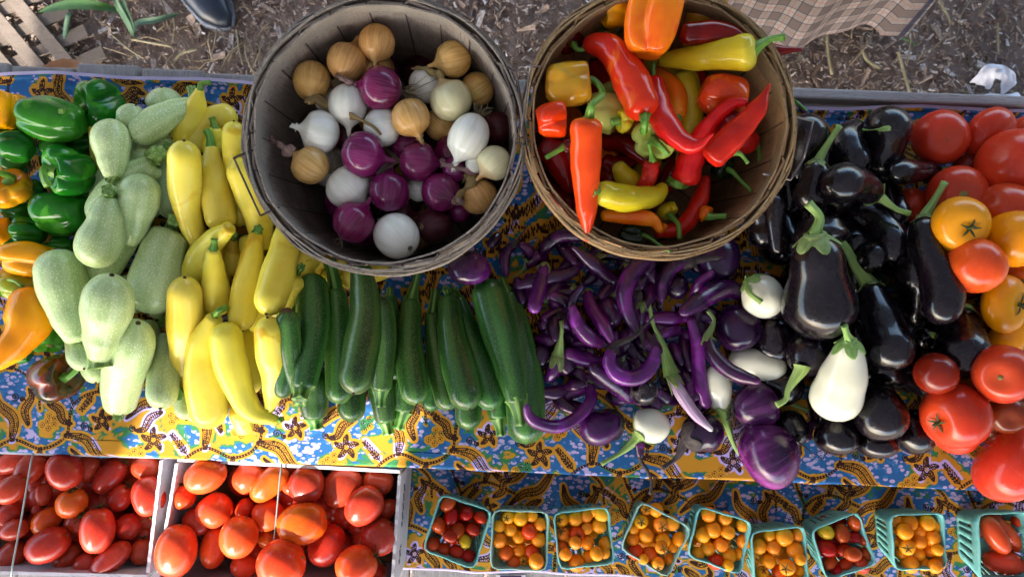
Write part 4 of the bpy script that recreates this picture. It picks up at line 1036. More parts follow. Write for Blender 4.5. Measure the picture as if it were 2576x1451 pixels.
zu('Z', [(1690, 1000), (1690, 1490)], (150, 200), 'lower zucchini with a broad rounded end near the large pale striped one')
zu('Z', [(1920, 1400), (1890, 1000)], (150, 190), 'lower zucchini with a striped stem left of the big one', stem=[(1925, 1400), (1945, 1530)], sw=(.75, .45))
zu('Z', [(1090, 450), (1120, 1100)], (90, 130), 'very dark zucchini deep in the middle of the row', stem=[(1085, 450), (1085, 385)])
zu('Z', [(1990, 420), (2110, 1000), (2140, 1600)], (150, 300), 'big dark zucchini at the right end lying in shade', stem=[(1990, 420), (1950, 310)], sw=(.6, .35))
zu('Z', [(1600, 470), (1730, 850), (1890, 1330)], (130, 220), 'dark zucchini behind the second from the right', stem=[(1600, 470), (1570, 410)])
zu('Z', [(385, 310), (395, 900)], (80, 160), 'zucchini behind the leftmost upright one with its stem above', stem=[(385, 310), (365, 280), (400, 225)])
zu('Z', [(1015, 1190), (1030, 850), (1000, 450)], (150, 215), 'zucchini with a fan shaped stem down beside the tallest one', stem=[(1015, 1190), (1010, 1310)], sw=(.8, .45))
zu('Z', [(1410, 590), (1450, 900), (1540, 1335)], (120, 190), 'zucchini half covered left of the glossy streaked one', stem=[(1415, 590), (1440, 400)])
zu('Z', [(385, 1200), (310, 900), (285, 560)], (110, 185), 'leftmost zucchini, lighter green with a brown dried tip', tip=('brn', .5))
zu('Z', [(665, 395), (690, 800), (690, 1290)], (150, 210), 'zucchini with a long bent stem, third upright from the left', stem=[(665, 395), (640, 270), (610, 170)], sw=(.7, .55))
zu('Z', [(410, 1185), (480, 750), (480, 282)], (180, 245), 'bluish dark zucchini at the left with its stem end down', stem=[(405, 1185), (385, 1265)], sw=(.8, .55))
zu('Z', [(862, 228), (890, 640), (800, 1205)], (170, 265), 'tallest green zucchini touching the basket with a thick stem up', stem=[(862, 230), (852, 148)], sw=(.75, .5))
zu('Z', [(1248, 490), (1230, 860), (1290, 1290)], (150, 220), 'straight zucchini with a long tapering stem in the middle', stem=[(1250, 490), (1285, 340), (1308, 240)], sw=(.85, .35))
zu('Z', [(1540, 458), (1570, 820), (1700, 1330)], (160, 250), 'zucchini with silvery streaks right of the straight one', stem=[(1540, 460), (1515, 392)], sw=(.55, .3))
zu('Z', [(2075, 1290), (1960, 850), (1825, 322)], (160, 280), 'big bright zucchini at the right end, stem towards the front', stem=[(2075, 1285), (2100, 1450)], sw=(.9, .55), tip=None)

# slim and round eggplants between the baskets and the front edge
GE, GR, GW, GB = 'slim purple eggplants', 'round purple eggplants', 'white eggplants', 'black eggplants'
def slim(c, pts, w, label, cal=None, stem=None, mk='slim', **k):
    k.setdefault('kind', 'pep'); k.setdefault('capk', (1., 1.1)); k.setdefault('sk', 'cad'); k.setdefault('sw', (.3, .16)); k.setdefault('calL', .22); k.setdefault('lift', 0. if FT is FB else .008)
    return long_veg(FT, c, pts, w, mk, label, 'slim_eggplant', 'eggplant', GE, stem=stem, cal=cal, **k)
def reg(c, a, b, w, mk, label, name='round_eggplant', group=GR, **k):
    k.setdefault('amp', .03); k.setdefault('lobes', 6)
    return globe(FT, c, a, b, w, mk, label, name, 'eggplant', group, 'egg', res=(20, 28), **k)
def egg(c, pts, w, label, mk='blk', name='black_eggplant', group=GB, cal=None, stem=None, **k):
    k.setdefault('kind', 'egg'); k.setdefault('capk', (.9, 1.)); k.setdefault('sk', 'cag'); k.setdefault('sw', (.32, .17)); k.setdefault('calL', .2)
    return long_veg(FT, c, pts, w, mk, label, name, 'eggplant', group, stem=stem, cal=cal, **k)
# shaded lower layer
bottom(True)
_f = random.Random(11)
for i in range(62):
    x, y, a, L = _f.uniform(330, 1780), _f.uniform(180, 1400), _f.uniform(0, 3.1), _f.uniform(200, 320)
    if x < 560 and y > 700: x += 300
    slim('E', [(x - L / 2 * math.cos(a), y - L / 2 * math.sin(a)), (x + _f.uniform(-30, 30), y + _f.uniform(-30, 30)), (x + L / 2 * math.cos(a), y + L / 2 * math.sin(a))], (75, 115, 70), 'slim purple eggplant in the shaded lower layer, mostly covered by others', cal=('cad', 'cal', None)[i % 3])
for i, (x, y, a, L) in enumerate([(480, 430, .3, 200), (620, 600, 1.2, 180), (900, 380, 2.2, 200), (700, 760, .5, 220), (960, 700, 1.5, 200), (1130, 620, .8, 200), (1330, 560, 1.9, 220), (1500, 800, .2, 240), (1560, 1000, 1.1, 200), (1300, 1120, 2.5, 200), (800, 1150, .9, 200), (620, 1080, 2.0, 200), (1100, 1330, .2, 180), (1560, 1180, 1.4, 240), (1480, 1330, .5, 200), (1250, 420, 1., 180), (420, 560, 1.3, 200), (1640, 1320, 1.8, 200), (560, 880, .1, 200), (1150, 900, 1.7, 200)]):
    dx, dy = L / 2 * math.cos(a), L / 2 * math.sin(a)
    slim('E', [(x - dx, y - dy), (x + 10, y + 14), (x + dx, y + dy)], (80, 110, 60), 'slim purple eggplant in the shaded lower layer, mostly covered by others')
for i, (x, y) in enumerate([(500, 1000), (700, 1060), (1620, 250), (1440, 190), (1560, 470)]):
    reg('E', (x - 90, y), (x + 90, y + 20), 190, 'rnd', 'small round eggplant in the shaded lower layer under the slim ones')
bottom(False)
slim('E', [(200, 70), (100, 170)], (70, 90, 60), 'slim eggplant tip right beside the grey basket foot')
reg('Z', (1700, 110), (1700, 350), 330, 'rnd', 'round dark eggplant with a cracked skin right of the grey basket', up=.3)
slim('E', [(320, 135), (235, 230), (240, 400)], (60, 90, 60), 'slim eggplant with a pale shoulder arching down near the grey basket', cal='cad', stem=[(320, 130), (370, 60), (410, 0)])
slim('E', [(400, 290), (420, 210), (340, 140)], (60, 90, 50), 'slim eggplant curling beside the big right hand zucchini top', cal='cal', stem=[(400, 300), (350, 370), (285, 405)], sk='cal', sw=(.7, .2))
slim('E', [(720, 40), (710, 240)], (70, 80, 30), 'slim eggplant hanging straight below the tan basket edge', cal='cal')
slim('E', [(860, 90), (680, 80), (545, 170), (530, 280)], (90, 110, 110, 70), 'thick slim eggplant arched like a hook under the tan basket', mk='slim')
slim('E', [(930, 250), (1080, 230), (1200, 270), (1260, 400)], (70, 95, 95, 60), 'arched slim eggplant just below the tan basket', cal='cal')
slim('E', [(840, 280), (730, 370), (540, 410), (300, 480)], (60, 110, 110, 60), 'slim eggplant lying sideways with scattered tan flecks')
slim('E', [(1090, 450), (900, 290), (750, 165)], (110, 125, 40), 'slim eggplant with a pale pointed tip below the tan basket')
slim('E', [(560, 530), (690, 590), (780, 700)], (80, 120, 90), 'short dark slim eggplant beside the upright bright one')
slim('E', [(545, 300), (505, 450), (450, 680)], (75, 115, 110), 'upright slim eggplant with a light cap next to the zucchini', mk='slb', cal='cal', calL=.14)
slim('E', [(835, 460), (750, 600), (770, 780), (900, 950)], (50, 90, 100, 60), 'greyish slim eggplant bowed around the bright split one', mk='slim')
reg('E', (1000, 560), (1080, 790), 200, 'rnb', 'short fat purple eggplant behind the pair of slim ones', up=.2, stem=None)
slim('E', [(690, 700), (610, 760), (620, 900)], (90, 110, 60), 'dark capped slim eggplant beside the olive capped one', cal='cad', calL=.4)
slim('E', [(870, 505), (900, 640), (990, 770), (1070, 915)], (80, 110, 120, 60), 'slim eggplant with tan scuffs and a frayed top', mk='slb', cal='cal', calL=.08)
slim('E', [(750, 615), (800, 770), (900, 880), (1010, 930)], (50, 110, 130, 80), 'slim eggplant bright purple along one side and black along the other', mk='slb')
slim('E', [(640, 1000), (620, 1100), (550, 1210)], (110, 120, 70), 'slim eggplant under a large olive green cap', mk='slb', cal='cal', calL=.5, stem=[(645, 990), (670, 830), (670, 745)], sk='cag', sw=(.8, .25))
slim('E', [(690, 975), (820, 1030), (1000, 1050)], (100, 125, 60), 'shiny bright purple slim eggplant with a white tip', mk='slb')
slim('E', [(1040, 1080), (980, 1180), (925, 1255)], (80, 80, 30), 'small slim eggplant tip pointing down to the left of the ring', mk='slb')
slim('E', [(890, 1090), (1080, 1230), (1230, 1360)], (100, 145, 110), 'dull purple slim eggplant lying under the ring shaped one', mk='slim')
slim('E', [(840, 1200), (905, 1310), (830, 1450), (640, 1560), (430, 1500), (400, 1380)], (70, 95, 100, 100, 95, 50), 'long purple eggplant curling up from the cloth at the front', mk='slb', cal='cal', calL=.1, stem=[(835, 1190), (800, 1080)], sk='cal', sw=(1.1, .8))
slim('E', [(1250, 1250), (1380, 1330)], (190, 190), 'short black purple eggplant lying above the front white one', mk='blk', kind='egg', cal='cad')
slim('E', [(690, 1250), (860, 1230)], (60, 90, 60), 'slim eggplant piece under the curled one', mk='slim')
reg('E', (1750, 200), (2000, 330), 370, 'rnd', 'round dark purple eggplant at the right foot of the tan basket', up=.2)
reg('E', (1940, 640), (2120, 940), 350, 'rnd', 'glossy round eggplant left of the ribbed white one', up=.15)
slim('E', [(1300, 720), (1450, 720), (1690, 725)], (90, 115, 40), 'bright purple slim eggplant lying level with a cream tip', mk='slb')
slim('E', [(1700, 275), (1540, 320), (1450, 450), (1440, 600)], (80, 120, 110, 60), 'slim eggplant arching under a long grey stem', lift=.016, mk='slim', cal='cad', calL=.25, stem=[(1730, 270), (1900, 255), (2080, 258), (2180, 285)], sw=(.75, .25))
slim('E', [(1670, 570), (1740, 450), (1850, 358)], (50, 90, 60), 'small bright magenta eggplant above the thick dark one', mk='slb')
slim('E', [(2090, 560), (1950, 490), (1780, 560), (1590, 690)], (100, 155, 155, 90), 'thick dark purple eggplant bent over towards the white ribbed one', lift=.018, mk='slim')
slim('E', [(1270, 835), (1190, 680), (1160, 500), (1240, 340), (1395, 232)], (80, 130, 145, 130, 70), 'largest S shaped slim eggplant with a small round hole', lift=.02, mk='slim', cal='cad', calL=.1, stem=[(1285, 840), (1315, 980), (1390, 1130)], sw=(.5, .14))
slim('E', [(1350, 900), (1420, 850), (1600, 785)], (70, 100, 60), 'slim eggplant slanting up to the right below the level one', mk='slim')
slim('E', [(1600, 830), (1690, 880)], (60, 80, 40), 'tiny bright purple eggplant end beside the long straight one', mk='slb')
slim('E', [(1190, 900), (1240, 1000), (1330, 1060)], (60, 100, 60), 'slim eggplant crossing inside the ring shaped one', mk='slim')
slim('E', [(1085, 945), (1035, 1050), (1110, 1165), (1270, 1175), (1380, 1060), (1400, 930)], (80, 105, 125, 125, 110, 60), 'slim eggplant curled almost into a ring', mk='slb', cal='cad', calL=.09, stem=[(1090, 925), (1160, 895), (1250, 850), (1400, 690)], sw=(.8, .18))
slim('J', [(690, 700), (700, 870)], (90, 70, 30), 'dark thin eggplant end hanging over the front edge', stem=[(700, 850), (745, 920), (785, 1010), (775, 1115)], sw=(.5, .25))
egg('J', [(1030, 690), (1200, 640), (1350, 620)], (240, 300), 'round black purple eggplant with a big grey brown cap at the front', 'rnd', 'round_eggplant', GR, cal='cad', calL=.42, stem=[(1030, 730), (980, 830), (870, 915)], sk='cad', sw=(.35, .14))
egg('J', [(540, 520), (400, 600), (240, 600)], (230, 290), 'round dark eggplant with a tan scab at the front left of the purple pile', 'rnd', 'round_eggplant', GR, cal='cad', calL=.3, kind='pep')
egg('J', [(680, 650), (790, 570), (850, 490)], (180, 300, 290), 'small round white eggplant with a wide green cap at the front', 'wht', 'white_eggplant', GW, kind='pep', cal='cag', calL=.42, stem=[(670, 680), (550, 790), (395, 880)], sw=(.5, .16))
slim('E', [(1660, 710), (1720, 900), (1740, 1200), (1800, 1420)], (70, 110, 115, 90), 'long straight violet eggplant running down beside a white one', lift=.012, mk='slb', kr=.7)
egg('J', [(1330, 460), (1300, 300), (1270, 120)], (150, 210, 130), 'narrow white eggplant standing between the violet ones', 'wht', 'white_eggplant', GW, kind='pep', cal='cag', calL=.22, stem=[(1340, 470), (1390, 640), (1450, 780), (1550, 860)], sw=(.55, .2))
egg('J', [(1380, 70), (1600, 110), (1835, 150)], (180, 245, 190), 'stemless white eggplant lying sideways under the curved violet one', 'wht', 'white_eggplant', GW, kind='pep')
reg('J', (1430, 500), (1750, 370), 350, 'rnb', 'round streaked purple eggplant above the largest round one', up=.1, cal=.3, calk='cad')
reg('J', (1900, 700), (1500, 900), 520, 'rnb', 'largest round purple eggplant overhanging the front edge', up=.1, cal=.28, calk='cad')
slim('E', [(1800, 870), (1850, 1010), (1990, 1140), (2210, 1215)], (90, 125, 125, 70), 'curved dark violet eggplant lying across the white ones', lift=.016, mk='slim', cal='cal', calL=.1, stem=[(1800, 860), (1850, 740), (1800, 660)], sk='cal', sw=(.8, .3))
slim('J', [(930, 170), (1010, 330), (1130, 500), (1260, 625)], (90, 100, 85, 40), 'lilac and white streaked eggplant with a very long pale green stem', lift=.022, mk='lil', cal='cag', calL=.3, stem=[(925, 150), (870, -40), (800, -200), (760, -390)], sk='cag', sw=(1.2, .3))
egg('G', [(200, 20), (300, 170), (360, 330)], (230, 330, 300), 'ribbed white eggplant under a curved brown tipped stem', 'wht', 'white_eggplant', GW, kind='pep', lobes=7, amp=.09, cal='cag', calL=.2, stem=[(190, 60), (200, 140), (290, 210)], sw=(.4, .16))

# black eggplants
bottom(True)
for i, (x, y, a, L, w) in enumerate([(300, 480, 1.3, 420, 260), (700, 560, .4, 400, 260), (1050, 500, 1.2, 420, 260), (860, 820, .2, 420, 280), (500, 800, 1.5, 420, 260), (1150, 900, .9, 400, 260), (420, 1150, 1.3, 460, 280), (850, 1250, .5, 420, 280), (1320, 1250, 1.5, 400, 260), (1240, 620, .4, 380, 240), (1500, 1400, 1.2, 420, 260), (350, 1650, 1.2, 420, 270), (700, 1750, .6, 420, 280), (1100, 1750, 1.3, 420, 280), (1350, 1850, .3, 420, 260), (380, 1950, 1.4, 400, 260), (850, 2150, .2, 420, 260), (1350, 2150, .8, 400, 260), (450, 2300, .4, 360, 240), (800, 2480, 1.3, 380, 240), (1150, 2440, 1.4, 380, 260), (1000, 1180, 1.5, 380, 260), (620, 1500, .2, 380, 260), (1000, 1450, 1.4, 380, 260), (1500, 1650, 1.3, 380, 240), (950, 1950, 1.2, 380, 240), (600, 2050, 1.3, 380, 240), (1150, 2150, 1.2, 380, 240), (640, 950, 1.4, 380, 240), (1100, 2620, 1.5, 300, 240), (1700, 1850, 1.2, 380, 240), (520, 2640, 1.2, 300, 220)]):
    dx, dy = L / 2 * math.cos(a), L / 2 * math.sin(a)
    egg('F', [(x - dx, y - dy), (x + dx, y + dy)], (w * .9, w * 1.15), 'black eggplant in the dark lower layer, mostly hidden under others')
bottom(False)
egg('F', [(420, 650), (480, 240)], (130, 190), 'black eggplant squeezed between the tan basket and the wire handle')
egg('F', [(560, 760), (620, 500), (660, 200)], (200, 285), 'black eggplant at the back seen through the wire handle', stem=None)
egg('F', [(640, 210), (560, 100)], (50, 40), 'green stemmed eggplant tip at the back by the basket', mk='slim', stem=[(640, 195), (590, 140), (530, 85)], sk='pst', sw=(.6, .5))
egg('F', [(1190, 690), (1250, 430), (1285, 138)], (200, 320), 'tall black eggplant at the back with a reddish flank')
egg('F', [(300, 1250), (330, 1050), (250, 850)], (220, 280), 'black eggplant with a nick beside the tan basket')
egg('F', [(430, 1300), (400, 1050), (380, 820)], (130, 150), 'narrow black eggplant standing in shade right of the nicked one')
egg('F', [(1060, 300), (950, 420), (1040, 690)], (150, 250, 260), 'bent black eggplant at the back with a stem pointing right', cal='cal', calL=.1, kind='pep', stem=[(1070, 305), (1110, 330), (1280, 318)], sw=(.4, .2))
egg('F', [(1640, 640), (1480, 650), (1285, 660)], (130, 185), 'small black eggplant pointing its stem at the big red tomato', cal='cad', calL=.1, stem=[(1650, 640), (1800, 620), (1940, 588)])
egg('F', [(1260, 760), (1320, 900), (1370, 1060)], (130, 170), 'black eggplant strip against the dull red tomato')
egg('F', [(730, 560), (690, 760), (650, 970)], (150, 265), 'black eggplant with a silvery shine under a long rough stem', lift=.015, cal='cal', calL=.13, stem=[(735, 550), (800, 440), (895, 300)], sw=(.4, .25))
egg('F', [(980, 930), (1200, 1060), (1370, 1380)], (190, 280), 'long black eggplant lying diagonally in the middle of the black pile')
egg('F', [(1190, 840), (1010, 740), (790, 760)], (170, 290), 'black eggplant with a hooked green stem lying sideways', lift=.012, cal='cag', calL=.14, stem=[(1200, 845), (1330, 940), (1440, 975)], sw=(.45, .2))
egg('F', [(740, 960), (760, 1250)], (250, 390), 'round shouldered black eggplant behind the largest one')
reg('F', (1080, 1190), (1200, 1430), 310, 'blk', 'round black eggplant right of the largest one', 'black_eggplant', GB)
egg('G', [(620, 400), (680, 560), (560, 720)], (230, 320), 'black eggplant in shade left of the big white one')
egg('G', [(680, 1130), (620, 1290)], (60, 80), 'slender dark eggplant tip beside the largest round purple one', 'slim', stem=[(700, 1130), (770, 1100), (740, 1080), (600, 1030), (480, 975)], sk='cal', sw=(.8, .55))
reg('G', (870, 1080), (870, 1390), 325, 'blk', 'black eggplant end nearest the largest purple one at the front', 'black_eggplant', GB)
reg('G', (1180, 1180), (1180, 1415), 300, 'blk', 'black eggplant end lowest in the middle of the front', 'black_eggplant', GB)
egg('G', [(1450, 1030), (1500, 1390)], (230, 300), 'black eggplant end at the front beside the red tomatoes')
reg('G', (1200, 850), (1220, 1280), 385, 'blk', 'round ended black eggplant with a scuffed tip at the front', 'black_eggplant', GB)
egg('G', [(1590, 885), (1420, 770), (1150, 690)], (150, 235), 'black eggplant whose green stem hangs over a red tomato', cal='cag', calL=.06, stem=[(1590, 900), (1640, 1050), (1705, 1130)], sw=(.45, .16))
egg('G', [(1500, 420), (1600, 560)], (130, 180), 'small black eggplant low between two larger ones', stem=[(1490, 425), (1640, 470)], sw=(.4, .25))
egg('G', [(1780, 260), (1830, 500), (1850, 790)], (260, 385), 'black eggplant rounding off against the orange tomatoes', stem=[(1800, 260), (1890, 235), (1970, 320)], sw=(.14, .08))
egg('F', [(1550, 1010), (1560, 1250), (1690, 1560), (1660, 1830)], (190, 235, 295, 255), 'long black eggplant under a straight grey green stem near the yellow tomato', lift=.02, cal='cal', calL=.05, kind='pep', stem=[(1545, 1005), (1610, 900), (1710, 735)], sw=(.4, .22))
egg('F', [(1450, 1840), (1500, 1560), (1500, 1275)], (200, 310), 'black eggplant with a small blossom scar up, beside the long one', tip=('scr', .08))
egg('G', [(1120, 70), (1220, 350), (1340, 725)], (190, 270, 370), 'black eggplant with tan flecks and a long curved stem', lift=.022, cal='cal', calL=.1, kind='pep', stem=[(1110, 60), (1010, -90), (950, -200), (860, -300)], sw=(.6, .28))
egg('D', [(2050, 590), (2058, 700), (2064, 848)], (95, 172), 'largest black eggplant with a broad grey shine in the middle', lift=.02, cal='cal', calL=.14, stem=[(2048, 590), (2062, 548), (2032, 512)], sw=(.28, .2))
egg('G', [(970, 500), (930, 760), (810, 1095)], (200, 360, 460), 'big white eggplant with a green cap among the black ones', 'wht', 'white_eggplant', GW, kind='pep', cal='cag', calL=.16, stem=[(965, 500), (945, 440), (930, 385)], sw=(.45, .22))
egg('G', [(600, 700), (560, 690)], (60, 60), 'dark eggplant under a pale five pointed cap left of the big white one', 'blk', stem=[(590, 730), (500, 880), (480, 960), (405, 1005)], sw=(1.6, .6))

# large tomatoes at the right end
TG = 'large round tomatoes'
bottom(True)
for i, (x, y) in enumerate([(1600, 420), (1900, 480), (2150, 480), (1750, 800), (2000, 800), (2250, 750), (1750, 1150), (2050, 1150), (2250, 1100), (1850, 1480), (2150, 1450), (2200, 1750), (1980, 1850), (1750, 2100), (2000, 2250), (2250, 2150), (2250, 2420), (1800, 2500), (2100, 2600), (2400, 700), (2400, 1100), (2400, 1900), (2400, 2500)]):
    if i in (0, 1, 2): continue
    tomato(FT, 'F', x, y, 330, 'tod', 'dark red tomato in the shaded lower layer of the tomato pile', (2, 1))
bottom(False)
tomato(FT, 'F', 1675, 390, 425, 'tom', 'round red tomato at the back left of the tomatoes', (.35, .1), scar=.02)
tomato(FT, 'F', 2060, 375, 445, 'tom', 'red tomato in the back right corner of the tomatoes', (.75, .2), scar=.02)
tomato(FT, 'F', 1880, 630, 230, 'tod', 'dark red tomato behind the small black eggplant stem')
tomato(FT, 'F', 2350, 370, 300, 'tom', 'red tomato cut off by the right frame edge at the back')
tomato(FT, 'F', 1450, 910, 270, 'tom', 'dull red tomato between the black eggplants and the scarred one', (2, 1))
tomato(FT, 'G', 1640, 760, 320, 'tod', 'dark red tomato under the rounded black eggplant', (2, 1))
tomato(FT, 'F', 2300, 1470, 330, 'tor', 'orange red tomato below the pair of orange ones at the edge', (.1, .5), cal=.25)
tomato(FT, 'G', 2200, 490, 430, 'toy', 'yellow orange tomato with a green tinge below the orange one with a stem', (-2, -1))
tomato(FT, 'G', 2000, 910, 390, 'toy', 'yellow tomato mostly under the red one with the round scar', (1.5, 1))
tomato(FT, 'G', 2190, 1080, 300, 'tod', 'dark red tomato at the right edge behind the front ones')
tomato(FT, 'G', 1800, 1210, 350, 'tom', 'red tomato underneath the front one beside the black eggplant', (2, -1))
tomato(FT, 'F', 1810, 840, 465, 'tom', 'red orange tomato with a corky stem scar above the yellow one', (.3, -.05), scar=.09)
tomato(FT, 'F', 2180, 950, 430, 'tom', 'red tomato under the biggest red one on the right', (1.5, 1))
tomato(FT, 'F', 2240, 590, 560, 'tom', 'biggest red tomato at the upper right', (1.4, 1), flat=.74)
tomato(FT, 'F', 1830, 1065, 440, 'toy', 'yellow tomato with a dried dark calyx near the long black eggplant', (.45, .15), cal=.20)
tomato(FT, 'F', 1945, 1375, 430, 'tor', 'orange red tomato with a smooth top below the yellow one', (1.5, 1))
tomato(FT, 'F', 2250, 1170, 440, 'toy', 'bright orange tomato at the right edge beside the yellow one', (1.5, 1))
tomato(FT, 'G', 2180, 225, 460, 'toy', 'orange tomato with a green stem showing at its right side', (.75, .05), cal=.2, flat=.72)
tomato(FT, 'G', 2160, 765, 450, 'tom', 'red tomato with a round tan stem scar facing up', (-.15, .2), scar=.06, flat=.78)
tomato(FT, 'G', 1790, 1085, 510, 'tom', 'wide red tomato at the front under the hanging green stem', (-.8, .35), cal=.14, flat=.76)
tomato(FT, 'D', 2545, 1168, 205, 'tom', 'huge red tomato at the front right corner of the cloth', (.8, .55), flat=.85, lobes=7, amp=.03)
# ------------------------------------------------------------------ onions in the grey basket
def circ_fill(F, c, R, n, fn, sd=5):
    r = random.Random(sd)
    for i in range(n):
        a = r.random() * 6.283; q = R * math.sqrt(r.random()); fn(c.x + q * math.cos(a), c.y + q * math.sin(a), i)
def to_px(x, y, z):
    vx, vy, vz = x, y, z - ZC; k = Vector((vx, ct * vy + st * vz, -st * vy + ct * vz)); return 1288 + FPX * k.x / -k.z, 725.5 - FPX * k.y / -k.z
def inq(q, u, v): return q[0] * (1 - u) * (1 - v) + q[1] * u * (1 - v) + q[2] * u * v + q[3] * (1 - u) * v
c_on, r_on, z_on = BO; c_pe, r_pe, z_pe = BP
FO = Field(T + .07, .03, .3)
GO = 'onions in the grey basket'
def onion(c, cx, cy, w, mk, label, neck=None, root=None, up=0., top=None, roots=None, h=None, shape='oni', **k):
    F = FO
    """neck: pixel the neck points to; root: pixel the root end points to"""
    if neck: dx, dy = neck[0] - cx, neck[1] - cy
    elif root: dx, dy = cx - root[0], cy - root[1]
    else: dx, dy = 0.01, 0
    d = math.hypot(dx, dy) or 1; h = (h or w) / 2; f = math.sqrt(max(0, 1 - up * up)); dx, dy = dx / d * h * f, dy / d * h * f
    hue = {'ony': 'hay', 'onp': 'hay', 'onw': 'onw', 'onr': 'hpk', 'ond': 'hpk'}[mk]
    w = w * 1.04; return globe(F, c, (cx + dx, cy + dy), (cx - dx, cy - dy), w, mk, label, 'onion', 'onion', GO, shape, up=up * 2 * h / w, res=(20, 30), wob=.018, roots=roots, stemk=(top[0], top[1], top[2] if len(top) > 2 else hue) if top else None, kr=.92, **k)
def f1(x, y, i):
    px = to_px(x, y, T + .15); k = ['onr', 'ony', 'onw', 'ond', 'onr'][i % 5]
    onion('D', px[0], px[1], 92, k, {'onr': 'red', 'ony': 'yellow', 'onw': 'white', 'ond': 'dull dark red'}[k] + ' onion in the hidden lower layer of the grey basket', up=rnd.uniform(-.5, .5), root=(px[0] + rnd.uniform(-9, 9), px[1] + 5))
circ_fill(FO, c_on, .118, 22, f1); FO = Field(T + .155, .04, .7)
onion('O', 1470, 970, 230, 'ony', 'yellow onion low between the pale round one and the white egg shaped one', neck=(1520, 1020), up=.4)
onion('O', 960, 570, 270, 'ony', 'yellow onion hidden behind the bright purple one', root=(1000, 700))
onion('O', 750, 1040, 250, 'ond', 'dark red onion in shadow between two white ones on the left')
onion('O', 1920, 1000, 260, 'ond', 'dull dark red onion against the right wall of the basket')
onion('O', 600, 780, 200, 'onw', 'white onion mostly under the yellow one with the long dry stalk')
onion('O', 1200, 1130, 250, 'onr', 'red onion with a dry pink neck beneath the yellow hanging one', neck=(1100, 1130), top=([(1180, 1115), (1110, 1140)], 40))
onion('O', 1370, 660, 275, 'onw', 'dull white onion behind the pale round one', root=(1250, 760), roots=(22, .03))
onion('O', 1560, 1190, 280, 'onr', 'red onion with a pale streak under the white egg shaped one', neck=(1640, 1200))
onion('L', 1050, 620, 230, 'onw', 'white onion peeping between two red ones in the middle')
onion('L', 1450, 830, 240, 'onr', 'small red onion under the lowest yellow one at the right')
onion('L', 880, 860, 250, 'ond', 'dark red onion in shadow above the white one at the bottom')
onion('L', 1400, 430, 240, 'onr', 'dark red onion in the shade behind the long dry stem')
onion('L', 1590, 380, 180, 'onw', 'white onion barely seen beside the half peeled yellow one')
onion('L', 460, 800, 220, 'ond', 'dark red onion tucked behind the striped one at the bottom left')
onion('O', 750, 480, 295, 'ony', 'matte yellow onion left of the topmost one near the back wall', root=(690, 620), roots=(26, .022), up=-.1)
onion('O', 980, 335, 275, 'ony', 'yellow onion with a white peeled strip, highest at the back wall', neck=(968, 500), up=.15, top=([(965, 495)], 50))
onion('O', 1570, 460, 280, 'ony', 'yellow onion with a root tuft at the upper right', neck=(1360, 520), up=.1, roots=(26, .024))
onion('O', 1760, 690, 255, 'ony', 'yellow onion with torn skin and long tangled roots on the right', root=(1880, 610), up=-.2, roots=(40, .045))
onion('O', 540, 1025, 328, 'onw', 'white onion with a short papery neck pointing left', neck=(365, 985), up=.35, top=([(350, 985)], 60))
onion('O', 465, 1280, 285, 'ony', 'yellow onion with a pinkish twisted top at the lower left', neck=(330, 1180), top=([(270, 1140), (215, 1110), (160, 1080)], 95, 'hpk'))
onion('O', 1025, 985, 290, 'onw', 'bluish white onion low in the middle behind the hanging yellow one', root=(890, 1000))
onion('O', 760, 815, 300, 'onw', 'smooth white onion under the long dry stalk', neck=(765, 1000), h=335, up=-.1)
onion('O', 480, 630, 285, 'ony', 'brown yellow onion with a long dry stalk at the upper left', neck=(470, 720), up=.55, top=([(500, 760), (600, 815), (820, 910), (960, 985), (1015, 1040)], 75))
onion('O', 1010, 690, 335, 'onr', 'bright purple onion in the middle of the basket with a pink dry neck', neck=(800, 650), up=.05, top=([(760, 640), (710, 605), (665, 580)], 60), roots=(34, .034))
onion('O', 1245, 915, 290, 'ony', 'yellow onion with its neck hanging down over a red one', neck=(1340, 1120), up=.05, top=([(1345, 1130), (1355, 1175)], 55))
onion('O', 1555, 775, 325, 'onp', 'pale round onion with an orange shoulder and twisted neck', neck=(1470, 600), up=.1, top=([(1420, 570), (1340, 530), (1250, 535)], 60))
onion('L', 370, 600, 420, 'onw', 'white onion with a mat of roots at the lower left', root=(200, 420), up=-.1, roots=(44, .026), h=400)
onion('L', 420, 940, 400, 'onr', 'striped purple onion at the bottom left of the basket', root=(290, 1120), roots=(14, .012))
onion('L', 1200, 970, 350, 'ond', 'dull maroon onion with a dark root plate at the bottom', root=(1120, 980), up=-.75, roots=(12, .006))
onion('L', 840, 1075, 425, 'onw', 'big clean white onion lowest in the basket', root=(955, 1180), up=-.6, roots=(16, .007))
onion('L', 765, 640, 395, 'onr', 'dull red onion with papery skin in the middle of the lower row', neck=(780, 420))
onion('L', 515, 290, 435, 'onr', 'shiny magenta onion left of the hanging yellow neck', neck=(720, 330), up=-.1, h=425)
onion('L', 1050, 360, 375, 'onr', 'reddish purple onion with a long dry stem to the right', neck=(1240, 370), top=([(1290, 380), (1400, 410), (1530, 440), (1610, 470)], 75), roots=(20, .02))
onion('L', 1265, 655, 360, 'onr', 'magenta onion with a peeled brown neck in the lower right', neck=(1390, 720), up=.55, top=([(1380, 730)], 90, 'hpk'))
onion('O', 1690, 1065, 305, 'onw', 'white egg shaped onion with roots up and its neck down', neck=(1600, 1250), h=385, top=([(1590, 1300), (1565, 1330)], 60), roots=(26, .018))
onion('L', 1630, 690, 350, 'ony', 'pale golden onion with a straw coloured papery top, lower right', neck=(1560, 560), up=.2, top=([(1560, 540), (1480, 640), (1390, 750)], 110))
onion('O', 1890, 1262, 262, 'onp', 'half peeled golden onion against the right wall', neck=(1800, 1350), up=.1)

